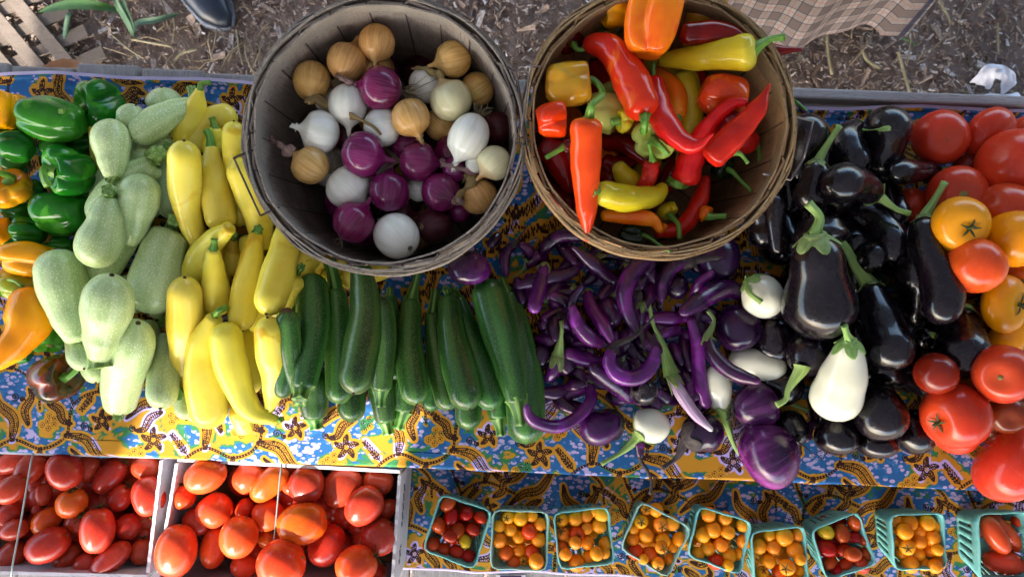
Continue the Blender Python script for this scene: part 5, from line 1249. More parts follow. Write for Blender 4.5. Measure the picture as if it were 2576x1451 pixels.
# ------------------------------------------------------------------ peppers in the tan basket
FP = Field(T + .085, .03, .3)
GK = 'peppers in the tan basket'
def bl(c, a, b, w, mk, label, **k): return bell(c, a, b, w * 1.13, mk, label, F=FP, group=GK, **k)
def lp(c, pts, w, mk, label, **k):
    k.setdefault('wr', .012); return lpep(c, pts, w, mk, label, F=FP, group=GK, **k)
def f2(x, y, i):
    px = to_px(x, y, T + .18); a = rnd.random() * 3.1; L = 70; k = ['drk', 'red', 'ypp', 'drk', 'orr'][i % 5]
    lp('D', [(px[0] - L * math.cos(a), px[1] - L * math.sin(a)), (px[0] + 6, px[1]), (px[0] + L * math.cos(a), px[1] + L * math.sin(a))], (60, 62, 25), k, {'drk': 'dark red', 'red': 'red', 'ypp': 'yellow', 'orr': 'orange'}[k] + ' pepper in the hidden lower layer of the tan basket')
circ_fill(FP, c_pe, .1, 22, f2, 9); FP = Field(T + .178, .045, .7)
lp('K', [(820, 60), (700, 120), (560, 250)], (130, 150, 90), 'drk', 'dark red pepper in the shadow under the top left orange one')
lp('K', [(1010, 110), (760, 310)], (170, 150), 'olv', 'olive green pepper beneath the big orange lobed one')
bl('K', (1140, -40), (1040, 80), 160, 'org', 'orange pepper partly hidden at the top beside the big lobed one')
bl('K', (590, 370), (490, 250), 210, 'drk', 'wrinkled dark red pepper with a short stem pointing right', stem=[(600, 385), (650, 385), (715, 345)], sw=.16, lobes=3)
bl('K', (770, 90), (1010, 90), 250, 'org', 'orange pepper with a curved stem at the top left of the basket', stem=[(780, 75), (700, 75), (605, 132)], sw=.15)
bl('K', (1790, 80), (1390, 110), 290, 'tan', 'yellow and orange bell pepper at the top right', lobes=3, up=0)
lp('K', [(1390, 270), (1700, 270), (2010, 385), (2345, 383)], (160, 190, 110, 28), 'drk', 'dark red chili sticking out over the right rim', lift=.06)
lp('K', [(450, 1230), (350, 1120), (270, 1180)], (180, 210, 160), 'drk', 'dark red pepper against the left wall of the basket')
lp('K', [(300, 1100), (460, 1230), (560, 1500)], (200, 230, 120), 'drk', 'deep red pepper behind the long red orange one', stem=None)
lp('K', [(310, 1330), (420, 1500), (560, 1640)], (100, 200, 120), 'drk', 'dark red pepper in the lower left shadow')
bl('K', (470, 1140), (600, 1130), 110, 'drk', 'small dark pepper with a green stem crossing to the left', stem=[(480, 1150), (350, 1222)], sw=.3)
lp('K', [(780, 1250), (900, 1290), (1100, 1200)], (150, 150, 60), 'drk', 'brownish red pepper under the thin dark one')
lp('K', [(790, 1110), (960, 1110), (1180, 1260)], (120, 150, 110), 'drk', 'dark red pepper running under the pale green bell')
lp('K', [(900, 1270), (990, 1390), (1120, 1440)], (110, 170, 120), 'ypp', 'yellow pepper deep behind the small bright red one')
lp('K', [(780, 1330), (900, 1450), (960, 1520)], (110, 150, 100), 'drk', 'dark pepper right of the long red orange one')
lp('K', [(1240, 1480), (1340, 1330), (1380, 1180)], (130, 150, 100), 'drk', 'maroon pepper between the small red one and the wrinkled one')
lp('K', [(1420, 560), (1480, 900), (1385, 1275)], (200, 180, 70), 'ypp', 'long yellow green pepper standing behind the red ones')
lp('K', [(840, 640), (860, 760)], (120, 140), 'ygp', 'yellow green pepper piece between the tan bell and the large red orange one')
bl('K', (960, 960), (640, 860), 310, 'ygp', 'pale yellow green bell pepper with a dark crease', up=.1, lobes=3)
bl('K', (900, 940), (1020, 970), 170, 'ypp', 'small yellow green pepper with a stubby hooked stem', stem=[(900, 940), (860, 950)], sw=.3)
lp('K', [(1370, 915), (1350, 720), (1190, 540)], (150, 165, 120), 'orr', 'curved orange pepper behind the thin red chili', stem=[(1370, 920), (1350, 945)], sw=(.5, .4))
bl('K', (1950, 790), (1520, 680), 310, 'ror', 'broad red pepper under the long yellow one at the right', up=0, lobes=3, amp=.1)
lp('K', [(1850, 880), (1780, 1000), (1650, 1120)], (190, 210, 120), 'drk', 'dark red pepper under the bright chili on the right')
bl('K', (1790, 1320), (1690, 1270), 190, 'poo', 'dark green pepper with a thin stem on the lower right', up=.4, lobes=3, stem=[(1800, 1330), (1850, 1385), (1950, 1480)], sw=.13)
lp('K', [(1985, 1080), (1930, 1090), (1830, 1150)], (120, 170, 120), 'red', 'small red pepper with a pale hanging stem at the right', stem=[(1970, 1080), (2005, 1180), (2010, 1250)], sw=(.55, .25))
lp('K', [(1790, 1180), (1720, 1150)], (120, 130), 'red', 'small red pepper with a green stem over the dark green one', stem=[(1790, 1180), (1860, 1195), (1920, 1265)], sw=(.5, .2))
lp('M', [(1330, 730), (1620, 660), (1800, 400), (1870, 130)], (100, 170, 170, 90), 'red', 'long dark red pepper curving along the lower right')
bl('M', (1900, 560), (1790, 520), 170, 'orr', 'small orange pepper with a leafy green end, lower right', up=.2, cal=None, stem=[(1920, 560), (1980, 555), (2070, 555)], sw=.35)
bl('M', (1230, 760), (960, 700), 260, 'poo', 'dark green pepper with a long pale stem over the lower rim', lift=.02, up=0, lobes=3, stem=[(1235, 750), (1400, 860), (1600, 990)], sw=.10)
lp('M', [(1440, 640), (1380, 730)], (90, 60), 'orr', 'tip of the orange pepper beside the dark green one')
lp('M', [(780, 550), (1000, 550), (1300, 590), (1400, 720)], (110, 160, 160, 70), 'orr', 'orange pepper with a hooked tip below the yellow one')
bl('M', (1500, 560), (1420, 440), 220, 'ypp', 'small yellow pepper with a hanging curved stem at the bottom', stem=[(1510, 565), (1580, 640), (1590, 790)], sw=.2, lobes=3)
bl('K', (760, 620), (320, 650), 350, 'tan', 'tan and yellow bell pepper with a hooked stem at the left', up=.15, amp=.2, stem=[(720, 620), (780, 680), (800, 735)], sw=.12)
bl('K', (550, 920), (260, 950), 275, 'ror', 'orange red pepper at the left wall under the tan bell', up=0, lobes=3)
bl('K', (1195, 1100), (1215, 1040), 330, 'ygp', 'pale green bell pepper facing up with its stem in a hollow', up=.7, amp=.2, stem=[(1190, 1090), (1240, 1130), (1300, 1200)], sw=.14)
lp('K', [(1420, 1430), (1500, 1170), (1640, 950), (1800, 800), (1925, 800)], (220, 200, 150, 110, 60), 'red', 'wrinkled dark red pepper rising from the bottom to the right', wr=.03, stem=[(1410, 1420), (1370, 1430), (1315, 1395)], sw=(.4, .25))
lp('K', [(1610, 1250), (1800, 1060), (1980, 860), (2090, 645)], (190, 200, 150, 24), 'red', 'bright red chili with its tip up against the right wall', lift=.012)
lp('K', [(1190, 610), (1230, 850), (1330, 1030), (1500, 1130), (1655, 1035)], (150, 190, 200, 150, 20), 'red', 'shiny red chili bent like a J with small black spots', stem=[(1185, 600), (1185, 490)], sw=(.35, .2))
lp('K', [(1990, 400), (1700, 430), (1220, 470)], (285, 215, 110), 'ypp', 'long yellow pepper lying across the top with a curved stem', lobes=3, amp=.05, stem=[(1985, 370), (2080, 310), (2200, 288)], sw=(.3, .16))
lp('K', [(1175, 1240), (1150, 1380), (1060, 1480)], (125, 120, 70), 'red', 'small crinkled red pepper with a thin upright stem', stem=[(1180, 1250), (1165, 1180), (1150, 1108)], sw=(.5, .16), wr=.03)
bl('K', (1290, -130), (1120, 480), 400, 'orr', 'big orange pepper with three long lobes at the top middle', up=0, lobes=3, amp=.24)
lp('K', [(1130, 900), (1010, 620), (850, 380), (640, 335)], (255, 290, 240, 150), 'ror', 'large red orange pepper arching from the middle to the upper left', lobes=3, amp=.05, stem=[(1115, 900), (1120, 950), (1110, 1020)], sw=(.38, .2))
lp('M', [(740, 300), (1050, 370), (1350, 340), (1430, 220)], (250, 290, 230, 130), 'ypp', 'pale yellow pepper curled across the bottom of the basket', lift=.01, lobes=3, amp=.04, stem=[(750, 300), (690, 310)], sw=(.45, .3))
lp('K', [(665, 905), (665, 1300), (672, 1600), (675, 1875)], (250, 235, 170, 40), 'ror', 'long straight red orange pepper pointing down at the front', lift=.05, lobes=3, amp=.04, stem=[(695, 910), (710, 820), (795, 738)], sw=(.32, .17))

# ------------------------------------------------------------------ cartons of plum tomatoes on the lower step
CARD = plain('white_board', '#c2bfc4', .7, c2='#b2aeb4', sc=30, spk='#96929a'); KRAFT = plain('kraft_edge', '#7a6044', .9, c2='#5c4632', sc=90, bump=.4)
INK = plain('stamp_ink', '#2a3a50', .8); STRAP = plain('strap_wire', '#9aa39c', .4, .7)
def carton(quad, z1, z0, label, strap):
    """quad: rim corners in photo pixels, back-left, back-right, front-right, front-left"""
    q = [Pv(x, y, z1) for x, y in quad]; c = sum(q, Vector()) / 4
    r = root('tomato_carton', (c.x, c.y, z0), label, 'carton', 'cartons of plum tomatoes')
    wall = ['back_wall', 'side_wall', 'front_wall', 'side_wall']
    for i in range(4):
        a, b = q[i], q[(i + 1) % 4]; d = (b - a).normalized(); n = Vector((-d.y, d.x, 0)) * .0025
        if n.dot(c - a) > 0: n = -n
        g = Geo(); m = 24; A = np.zeros((m, 4, 3))
        for k in range(m):
            p = a.lerp(b, k / (m - 1)) if i % 2 == 0 else (a + d * .006).lerp(b - d * .006, k / (m - 1))
            w = n * (1 + .25 * math.sin(k * 1.7 + i)); top = z1 + .0009 * math.sin(k * 2.3)
            for j, (o, z) in enumerate(((n, z0), (n, top), (-n, top), (-n, z0))): A[k, j] = (p.x + (o + w * 0).x * 1., p.y + o.y, z)
        g.grid(A, True, capA=True, capB=True); wobj = g.make(wall[i], CARD, r, False)
        g = Geo(); e = Vector((0, 0, .0008))
        for k in range(m - 1):
            p0 = Vector(A[k, 1]) * .5 + Vector(A[k, 2]) * .5; p1 = Vector(A[k + 1, 1]) * .5 + Vector(A[k + 1, 2]) * .5
            sv = n * (.55 + .3 * math.sin(k * 1.1)); Bq = np.array([[p0 - sv + e * .2, p0 + sv * .6 + e, p0 + sv], [p1 - sv + e * .2, p1 + sv * .6 + e, p1 + sv]]); g.grid(Bq, False)
        if i % 2: g.make('corrugated_edge', KRAFT, wobj, False)
    g = Geo(); g.grid(np.array([[(*q[0].xy, z0 + .003), (*q[1].xy, z0 + .003)], [(*q[3].xy, z0 + .003), (*q[2].xy, z0 + .003)]]), False); g.make('bottom', KRAFT, r, False)
    g = Geo(); a, b = [Pv(x, y, z1 + .008) for x, y in strap]; g.tube([a - Vector((0, 0, .012)) + Vector((0, .004, 0)), a, a.lerp(b, .5), b, b - Vector((0, 0, .02))], .0015, 6, k=16); g.make('wire_strap', STRAP, r)
    return r, q
Z1 = T - .008
R1, Q1 = carton([(-330, 1128), (407, 1149), (370, 1449), (-380, 1430)], Z1, SH + .005, 'white corrugated carton of red plum tomatoes at the front left corner', [(82, 1143), (28, 1451)])
R2, Q2 = carton([(446, 1156), (1006, 1186), (985, 1490), (392, 1476)], Z1, SH + .005, 'white corrugated carton of brighter orange red plum tomatoes beside the pint boxes', [(708, 1168), (678, 1480)])
# printed marks on the outer right side of the carton
g = Geo()
a, b = Q2[1], Q2[2]; d = (b - a).normalized(); nn = Vector((-d.y, d.x, 0)); nn = nn if nn.x > 0 else -nn
for k in range(26):
    if k in (14, 15, 16, 17, 18, 19): continue
    p = a + d * (.03 + .005 * k) + nn * .0028 + Vector((0, 0, -.045 - .004 * (k % 3)))
    g.box(p, (.0016, .0002, .006), [d, nn, (0, 0, 1)])
g.make('printed_marks', INK, R2, False)
def roma(F, c, a, b, w, mk, label, cal=None, grp='plum tomatoes in the left carton', **k):
    w = w * (1.07 if F is F2_ else 1.03); L = math.hypot(a[0] - b[0], a[1] - b[1]); up = k.pop('up', 0.)
    return globe(F, c, a, b, w, mk, label, 'plum_tomato', 'tomato', grp, 'oval', up=up, res=(16, 24), lobes=4, amp=.05, wob=.025, cal=cal, calk='tcl', scar=None if cal or rnd.random() < .35 else .045, kr=.95, **k)
F1 = Field(T - .118, .03, .2); F2_ = Field(T - .118, .03, .2)
for i in range(46):
    p_ = inq(Q1, rnd.uniform(.09, .91), rnd.uniform(.12, .86)); x, y = to_px(p_.x, p_.y, T - .11); a = rnd.random() * 6
    roma(F1, 'D', (x - 38 * math.cos(a), y - 38 * math.sin(a)), (x + 38 * math.cos(a), y + 38 * math.sin(a)), 74, 'rom', 'red plum tomato in the lower layers of the left carton')
for i in range(36):
    p_ = inq(Q2, rnd.uniform(.12, .88), rnd.uniform(.13, .86)); x, y = to_px(p_.x, p_.y, T - .11); a = rnd.random() * 6
    roma(F2_, 'D', (x - 42 * math.cos(a), y - 42 * math.sin(a)), (x + 42 * math.cos(a), y + 42 * math.sin(a)), 80, 'rom', 'red plum tomato in the lower layers of the right carton', grp='plum tomatoes in the right carton')
F1 = Field(T - .068, .04, .7); F2_ = Field(T - .064, .04, .7)
L1 = [((230, 500), (-40, 620), 160, 'red plum tomato in the top left corner of the left carton', 0, 'rom'),
 ((340, 900), (340, 720), 130, 'shaded plum tomato left of the blocky top one', .3, 'rom'), ((1020, 600), (1245, 620), 175, 'plum tomato at the back right of the left carton', 0, 'rom'),
 ((320, 500), (140, 720), 190, 'plum tomato with a green stain crossed by the wire strap', 0, 'rom'), ((700, 505), (660, 720), 190, 'orange red plum tomato with a dark calyx at the back of the left carton', .35, 'rom'),
 ((190, 690), (-20, 860), 190, 'plum tomato left of the strap, second from the back', 0, 'rom'), ((160, 890), (-20, 1050), 180, 'plum tomato left of the strap, third from the back', 0, 'rom'), ((220, 1050), (0, 1120), 150, 'narrow plum tomato left of the strap near the middle', 0, 'rom'), ((190, 1190), (0, 1370), 190, 'plum tomato at the front left corner beside the strap end', 0, 'rom'),
 ((1110, 1150), (1090, 1355), 175, 'plum tomato with a wilted calyx in the front right corner', .35, 'rom'), ((1160, 1010), (1210, 960), 95, 'small orange plum tomato squeezed at the right wall', 0, 'roo'), ((330, 960), (260, 900), 110, 'small dark plum tomato with a calyx beneath the orange one', .3, 'rom'),
 ((620, 1210), (430, 1390), 180, 'plum tomato under the ridged ones at the front', 0, 'rom'), ((740, 1275), (590, 1405), 150, 'furrowed plum tomato between two others at the front', 0, 'rom'),
 ((680, 965), (520, 1090), 180, 'plum tomato below the orange blocky one', 0, 'rom'), ((470, 945), (260, 1090), 190, 'brownish plum tomato left of the middle', 0, 'roo'),
 ((1000, 750), (860, 920), 185, 'plum tomato with a calyx right of the middle', .3, 'rom'), ((1080, 1110), (910, 1010), 190, 'plum tomato with a small tan stem scar facing up', 0, 'rom'),
 ((620, 965), (490, 790), 235, 'blocky orange plum tomato in the middle of the left carton', .33, 'roo'), ((960, 560), (740, 790), 190, 'long plum tomato slanting at the back with a dry calyx', .3, 'rom'),
 ((560, 770), (440, 490), 255, 'large blocky red plum tomato, topmost at the back', .3, 'rom'), ((1170, 980), (1125, 670), 240, 'bright ribbed plum tomato at the right wall with a green calyx', .35, 'rom'),
 ((530, 1120), (215, 1290), 250, 'large dull plum tomato at the front left with a furrowed tip', 0, 'rom'), ((770, 910), (740, 1268), 262, 'large plum tomato with a grey green blotch, calyx up', .3, 'rom'), ((1000, 1190), (710, 1440), 190, 'long shiny plum tomato touching the front wall', 0, 'rom')]
for a, b, w, l, cal, mk in L1: roma(F1, 'C', a, b, w, mk, l, cal or None)
L2 = [('D', (915, 1200), (990, 1220), 60, 'dark plum tomato in the back right corner of the right carton', 0, 'rom'), ('D', (960, 1260), (985, 1300), 60, 'dark plum tomato against the right wall', 0, 'rom'), ('D', (955, 1410), (930, 1440), 70, 'dark plum tomato in the front right corner', .3, 'rom'),
 ('C', (1430, 960), (1630, 1080), 200, 'dark plum tomato below the lobed one on the left', 0, 'rom'), ('C', (1940, 850), (1850, 990), 130, 'thin plum tomato gap filler between the lobed one and the strap', 0, 'rob'), ('C', (2000, 1130), (2150, 1180), 150, 'orange plum tomato under the large orange one beside the strap', 0, 'roo'),
 ('C', (2190, 700), (2330, 780), 150, 'bright red plum tomato in the sun between the slanting ones', 0, 'rob'), ('C', (1400, 740), (1440, 925), 175, 'small orange red plum tomato at the left wall with a curved stem', .3, 'rob'),
 ('C', (2020, 600), (1830, 770), 220, 'orange red plum tomato second at the back wall', 0, 'rob'), ('C', (1740, 590), (1440, 745), 245, 'smooth orange red plum tomato in the back left corner', 0, 'rob'),
 ('C', (1900, 1270), (1880, 1450), 190, 'plum tomato with a dried calyx at the front beside the strap', .33, 'rob'), ('C', (2110, 1090), (2040, 850), 225, 'plum tomato under the strap with a green calyx', .3, 'rob'), ('C', (1700, 1055), (1620, 1385), 195, 'bright red plum tomato in front of the dark one', 0, 'rob'),
 ('C', (1580, 830), (1740, 1040), 265, 'lobed plum tomato with a ring shaped green stem', .25, 'rob'), ('C', (2215, 600), (1955, 850), 195, 'long orange plum tomato slanting beside the strap', 0, 'roo'), ('C', (1910, 985), (1790, 1295), 275, 'large shiny plum tomato in the middle left of the right carton', 0, 'rob'), ('C', (1400, 1042), (1325, 1450), 300, 'largest plum tomato at the front left of the right carton', 0, 'rob'),
 ('D', (775, 1170), (768, 1266), 86, 'plum tomato with a tan stem scar right of the strap', 0, 'rom'), ('D', (980, 1310), (930, 1388), 86, 'dull red plum tomato with scarring at the right wall', 0, 'rom'), ('D', (850, 1320), (795, 1420), 82, 'ribbed plum tomato in the front half, pointed end down', 0, 'rom'),
 ('D', (895, 1178), (825, 1268), 84, 'smooth plum tomato at the back, third from the right wall', 0, 'rom'), ('D', (952, 1232), (880, 1312), 84, 'pinkish plum tomato on the right side', 0, 'rom'), ('D', (945, 1398), (848, 1445), 90, 'plum tomato with a leafy calyx at the front right', .33, 'rob'),
 ('D', (822, 1300), (698, 1332), 98, 'large orange plum tomato in the middle of the right carton', 0, 'roo'), ('D', (765, 1400), (650, 1435), 118, 'very large plum tomato at the front wall under the strap', 0, 'rob')]
for c, a, b, w, l, cal, mk in L2: roma(F2_, c, a, b, w, mk, l, cal or None, 'plum tomatoes in the right carton')

# ------------------------------------------------------------------ teal pulp pint boxes with small tomatoes
def pulp(name, c, c2, edge):
    t = NT(name); n = t.noise(90, 5); col = t.mix(t.ramp(n, [(.35, 0.), (.65, 1.)]), lin(c), lin(c2))
    col = t.mix(t.ramp(t.noise(18, 3), [(.5, 0.), (.75, .5)]), col, lin(edge)); t.bump(t.noise(500, 4), .6, .0015); return t.fin(col, .9, 0., .15)
PULPS = [pulp('pulp_teal', '#74b6b0', '#64a8a6', '#94c4ba'), pulp('pulp_grey_green', '#8cb4a8', '#7aa498', '#a8bcb0')]
ZS = SH + .0055
def pint(quad, H, pm, label):
    """quad: rim corners in photo pixels (back-left, back-right, front-right, front-left)"""
    z1 = ZS + H; q = [Pv(*dpx(*p), z1) for p in quad]; c = sum(q, Vector()) / 4; r = root('pint_box', (c.x, c.y, ZS), label, 'berry box', 'teal pulp pint boxes')
    per = []                                   # rounded square outline as fractions
    for i in range(4):
        a, b, p = q[i] - c, q[(i + 1) % 4] - c, q[i - 1] - c
        for k in range(3):                      # corner
            t = k / 2; s = .13; u = a.lerp(p, s); v = a.lerp(b, s); per.append((u * (1 - t) ** 2 + a * 2 * t * (1 - t) + v * t * t, 'c'))
        for k in range(1, 14): per.append((a.lerp(b, .13 + .74 * k / 14), k))
    n = len(per); rows = 11; A = np.zeros((rows, n, 3))
    for i in range(rows):
        t = i / (rows - 1); s = .74 + .26 * t ** 1.05
        for j, (p, k) in enumerate(per):
            w = 1 + .006 * math.sin(j * .9 + i) + (.012 * math.sin(j * .35 + 2) if i == rows - 1 else 0)
            A[i, j] = (c.x + p.x * s * w, c.y + p.y * s * w, ZS + H * t + (.0012 * math.sin(j * .33 + i * .2) if i > 7 else 0))
    g = Geo(); b = 0; g.v = A.reshape(-1, 3).tolist()
    for i in range(rows - 1):
        for j in range(n):
            k = per[j][1]; j2 = (j + 1) % n
            if k != 'c' and k in (1, 4, 7, 10, 12) and 1 <= i <= 6: continue       # vent slots moulded through the side
            g.f.append((i * n + j, i * n + j2, (i + 1) * n + j2, (i + 1) * n + j)); g.uv += [(0, 0)] * 4
    g.f.append(list(range(n))[::-1]); g.uv += [(0, 0)] * n
    o = g.make('box_wall', pm, r); m = o.modifiers.new('thickness', 'SOLIDIFY'); m.thickness = .0022; m.offset = -1
    g = Geo(); L = np.zeros((7, n, 3))         # rolled lip
    for i in range(7):
        an = 2 * math.pi * i / 6
        for j in range(n):
            p = Vector(A[-1, j]); d = (p - c); d.z = 0; d.normalize(); v = p + d * (.0006 + .0014 * math.cos(an)) + Vector((0, 0, .0012 * math.sin(an) - .0002)); L[i, j] = v
    g.grid(L); g.make('lip', pm, r)
    return z1, c, q
BX = [
 ([('H', 425, 548), ('H', 828, 685), ('H', 685, 1130), ('H', 285, 988)], 0, 'cgr', 'red', 'leftmost pint box'),
 ([('H', 838, 672), ('H', 1275, 690), ('H', 1255, 1143), ('H', 822, 1135)], 1, 'che', 'orange', 'second pint box from the left'),
 ([('H', 1318, 700), ('H', 1745, 650), ('H', 1795, 1085), ('H', 1370, 1140)], 0, 'che', 'orange', 'third pint box from the left'),
 ([('H', 2010, 605), ('H', 2405, 815), ('H', 2220, 1200), ('H', 1850, 975)], 1, 'che', 'orange', 'tilted grey green pint box'),
 ([('I', 5, 645), ('I', 413, 768), ('I', 328, 1175), ('I', -85, 1035)], 0, 'che', 'orange', 'fifth pint box from the left'),
 ([('I', 415, 850), ('I', 830, 802), ('I', 868, 1250), ('I', 455, 1290)], 0, 'che', 'orange', 'pint box cropped by the bottom edge'),
 ([('I', 895, 835), ('I', 1255, 690), ('I', 1400, 1090), ('I', 1020, 1230)], 0, 'cgr', 'red', 'tilted pint box third from the right'),
 ([('I', 1522, 712), ('I', 1932, 700), ('I', 1960, 1122), ('I', 1560, 1145)], 0, 'che', 'orange', 'pint box second from the right'),
 ([('I', 2212, 705), ('I', 2640, 690), ('I', 2670, 1250), ('I', 2240, 1240)], 0, 'rob', 'plum', 'rightmost pint box'),
]
SHORT = ['leftmost pint box', 'second pint box', 'third pint box', 'tilted grey pint box', 'fifth pint box', 'pint box cropped below', 'tilted red tomato box', 'pint box near right end', '']
PTS = [
 [(480, 620, 118), (630, 700, 105), (740, 730, 100), (505, 725, 118), (550, 835, 118), (680, 825, 100), (405, 790, 125), (495, 880, 100), (615, 920, 100, 'y'), (350, 945, 125), (450, 985, 105), (550, 1000, 105), (645, 1035, 105)],
 [(960, 730, 95, 'c'), (1055, 735, 112), (1145, 720, 90), (1210, 785, 98), (885, 800, 90), (975, 825, 98), (1125, 840, 118, 'r'), (1040, 885, 95), (885, 910, 112), (1200, 905, 108), (940, 1010, 112, 'r'), (1045, 990, 95), (1145, 1000, 108, 'r'), (1080, 1070, 80, 'c'), (1000, 1085, 102, 'r'), (1180, 1075, 115)],
 [(1380, 745, 105, 'c'), (1490, 740, 108), (1575, 715, 98), (1640, 680, 80), (1385, 855, 108, 'c'), (1580, 815, 95), (1500, 860, 118, 'rc'), (1680, 795, 112), (1700, 705, 118), (1490, 930, 95), (1585, 930, 102), (1730, 935, 105), (1375, 965, 108, 'r'), (1410, 1020, 95), (1600, 1040, 98), (1720, 1010, 90), (1660, 1015, 108), (1495, 1090, 125)],
 [(2045, 668, 80, 'c'), (2130, 670, 105), (2010, 762, 108, 'c'), (2255, 775, 110), (1950, 822, 85), (2165, 782, 112, 'c'), (2050, 870, 110), (1945, 900, 98), (2185, 912, 112), (2320, 905, 118), (1965, 1000, 115, 'r'), (2270, 960, 90), (2170, 965, 95, 'c'), (2080, 1022, 115, 'r'), (2240, 1065, 92), (2140, 1092, 100, 'c'), (2030, 1060, 80)],
 [(75, 705, 112), (205, 735, 105), (350, 790, 102), (30, 868, 112), (110, 825, 122), (225, 845, 112), (355, 920, 108), (175, 945, 112), (70, 975, 110), (240, 1035, 110), (330, 1020, 98, 'c'), (-10, 1015, 100), (130, 1078, 118, 'r'), (230, 1110, 88)],
 [(560, 872, 90), (675, 885, 132), (790, 860, 108), (475, 960, 108), (590, 965, 108), (765, 990, 128), (550, 1075, 108), (800, 1060, 88), (640, 1165, 112, 'r'), (700, 1125, 118, 'c'), (500, 1165, 95, 'c'), (800, 1150, 85), (570, 1240, 95), (760, 1230, 100)],
 [(1240, 770, 125), (1310, 905, 95), (1230, 885, 100), (1135, 855, 125), (1005, 845, 118, 'y'), (1145, 985, 100), (1005, 975, 140), (1220, 1020, 120), (1330, 1025, 105), (1030, 1085, 112), (1160, 1100, 100), (1290, 1105, 125), (1080, 1145, 95)],
 [(1560, 750, 92), (1665, 770, 122), (1880, 800, 92), (1805, 770, 122), (1630, 840, 122), (1745, 838, 95), (1850, 890, 122), (1600, 1010, 92), (1745, 918, 112), (1650, 962, 118, 'c'), (1740, 1020, 98), (1830, 990, 95), (1890, 985, 90), (1785, 1100, 95), (1900, 1080, 108), (1670, 1100, 130), (1870, 1115, 105)],
 []]
for bi, ((quad, pm, mk, col, where), pts) in enumerate(zip(BX, PTS)):
    z1, c, q = pint(quad, .08, PULPS[pm], 'teal pulp pint box of %s tomatoes, the %s' % (col, where) if where[0] != 't' or 'third pint' in where else 'pulp pint box of %s tomatoes, the %s' % (col, where))
    Fq = Field(ZS + .006, .02, .2); g = 'small tomatoes in the ' + where; k = quad[0][0]; ov = mk == 'cgr'
    noun = 'red grape' if ov else 'orange cherry'
    if bi == 8:
        for j in range(5):
            p = inq(q, rnd.uniform(.2, .8), rnd.uniform(.2, .8)); x, y = to_px(p.x, p.y, ZS + .03); roma(Fq, 'D', (x - 30, y - 8), (x + 30, y + 8), 52, 'rom', 'plum tomato hidden in the bottom of the rightmost pint box', grp='plum tomatoes in the rightmost pint box')
        Fq = Field(ZS + .03, .04, .7)
        for a, b, w, l in [((2350, 740), (2560, 1000), 130, 'dark plum tomato under the others in the rightmost pint box'), ((2250, 720), (2440, 1015), 165, 'plum tomato slanting down in the rightmost pint box'), ((2600, 730), (2500, 800), 150, 'plum tomato with a dry calyx at the frame edge, rightmost pint box'), ((2250, 1050), (2580, 1120), 180, 'plum tomato lying level at the bottom of the rightmost pint box')]:
            roma(Fq, 'I', a, b, w, 'rob', l, .3 if 'calyx' in l else None, 'plum tomatoes in the rightmost pint box')
        continue
    for j in range(14):
        p = inq(q, .2 + .6 * rnd.random(), .2 + .6 * rnd.random()); p = c + (p - c) * .85; x, y = to_px(p.x, p.y, ZS + .03)
        berry(Fq, 'D', x, y, 48, mk, noun + ' tomato low inside the ' + where, g, 'oval' if ov else 'tom', 1.2 if ov else .97)
    Fq = Field(ZS + .054, .02, .75)
    rows = sorted(range(len(pts)), key=lambda i: pts[i][1]); nr = 4; names = {}
    for rr_ in range(nr):
        seg = rows[rr_ * len(rows) // nr:(rr_ + 1) * len(rows) // nr]; seg.sort(key=lambda i: pts[i][0])
        for o_, i in enumerate(seg): names[i] = ('leftmost' if o_ == 0 else 'rightmost' if o_ == len(seg) - 1 else ['', 'second', 'third', 'fourth', 'fifth'][o_] + ' from left') + ' in the ' + ['back', 'second', 'third', 'front'][rr_] + ' row'
    for ti, t in enumerate(pts):
        f = t[3] if len(t) > 3 else ''; m = {'y': 'chy', 'r': 'chr'}.get(f[:1], mk); cal = 'c' in f
        l = {'y': 'yellow', 'r': 'deep orange'}.get(f[:1], 'red' if ov else 'orange') + ' tomato ' + names[ti] + ' of the ' + SHORT[bi]
        berry(Fq, k, t[0], t[1], t[2] * 1.08, m, l, g, 'oval' if ov else 'tom', 1.28 if ov else .97, cal)
# purple card on the bench in front of the second box, mostly out of frame
CW, CP = plain('card_white', '#c8c6d0', .6), plain('card_purple', '#2e1c46', .5)
g = Geo(); a, b = Pv(1248, 1445, SH + .002), Pv(1322, 1446, SH + .002); mid = (a + b) / 2 - Vector((0, .02, 0))
rt = root('price_card', (mid.x, mid.y, SH), 'dark purple card with white borders on the bench at the bottom frame edge', 'card')
g.box(mid, ((b - a).length / 2, .02, .0008)); g.make('card', CW, rt, False); g = Geo(); g.box(mid + Vector((0, 0, .0011)), ((b - a).length / 2 * .72, .0195, .0004)); g.make('printed_panel', CP, rt, False)

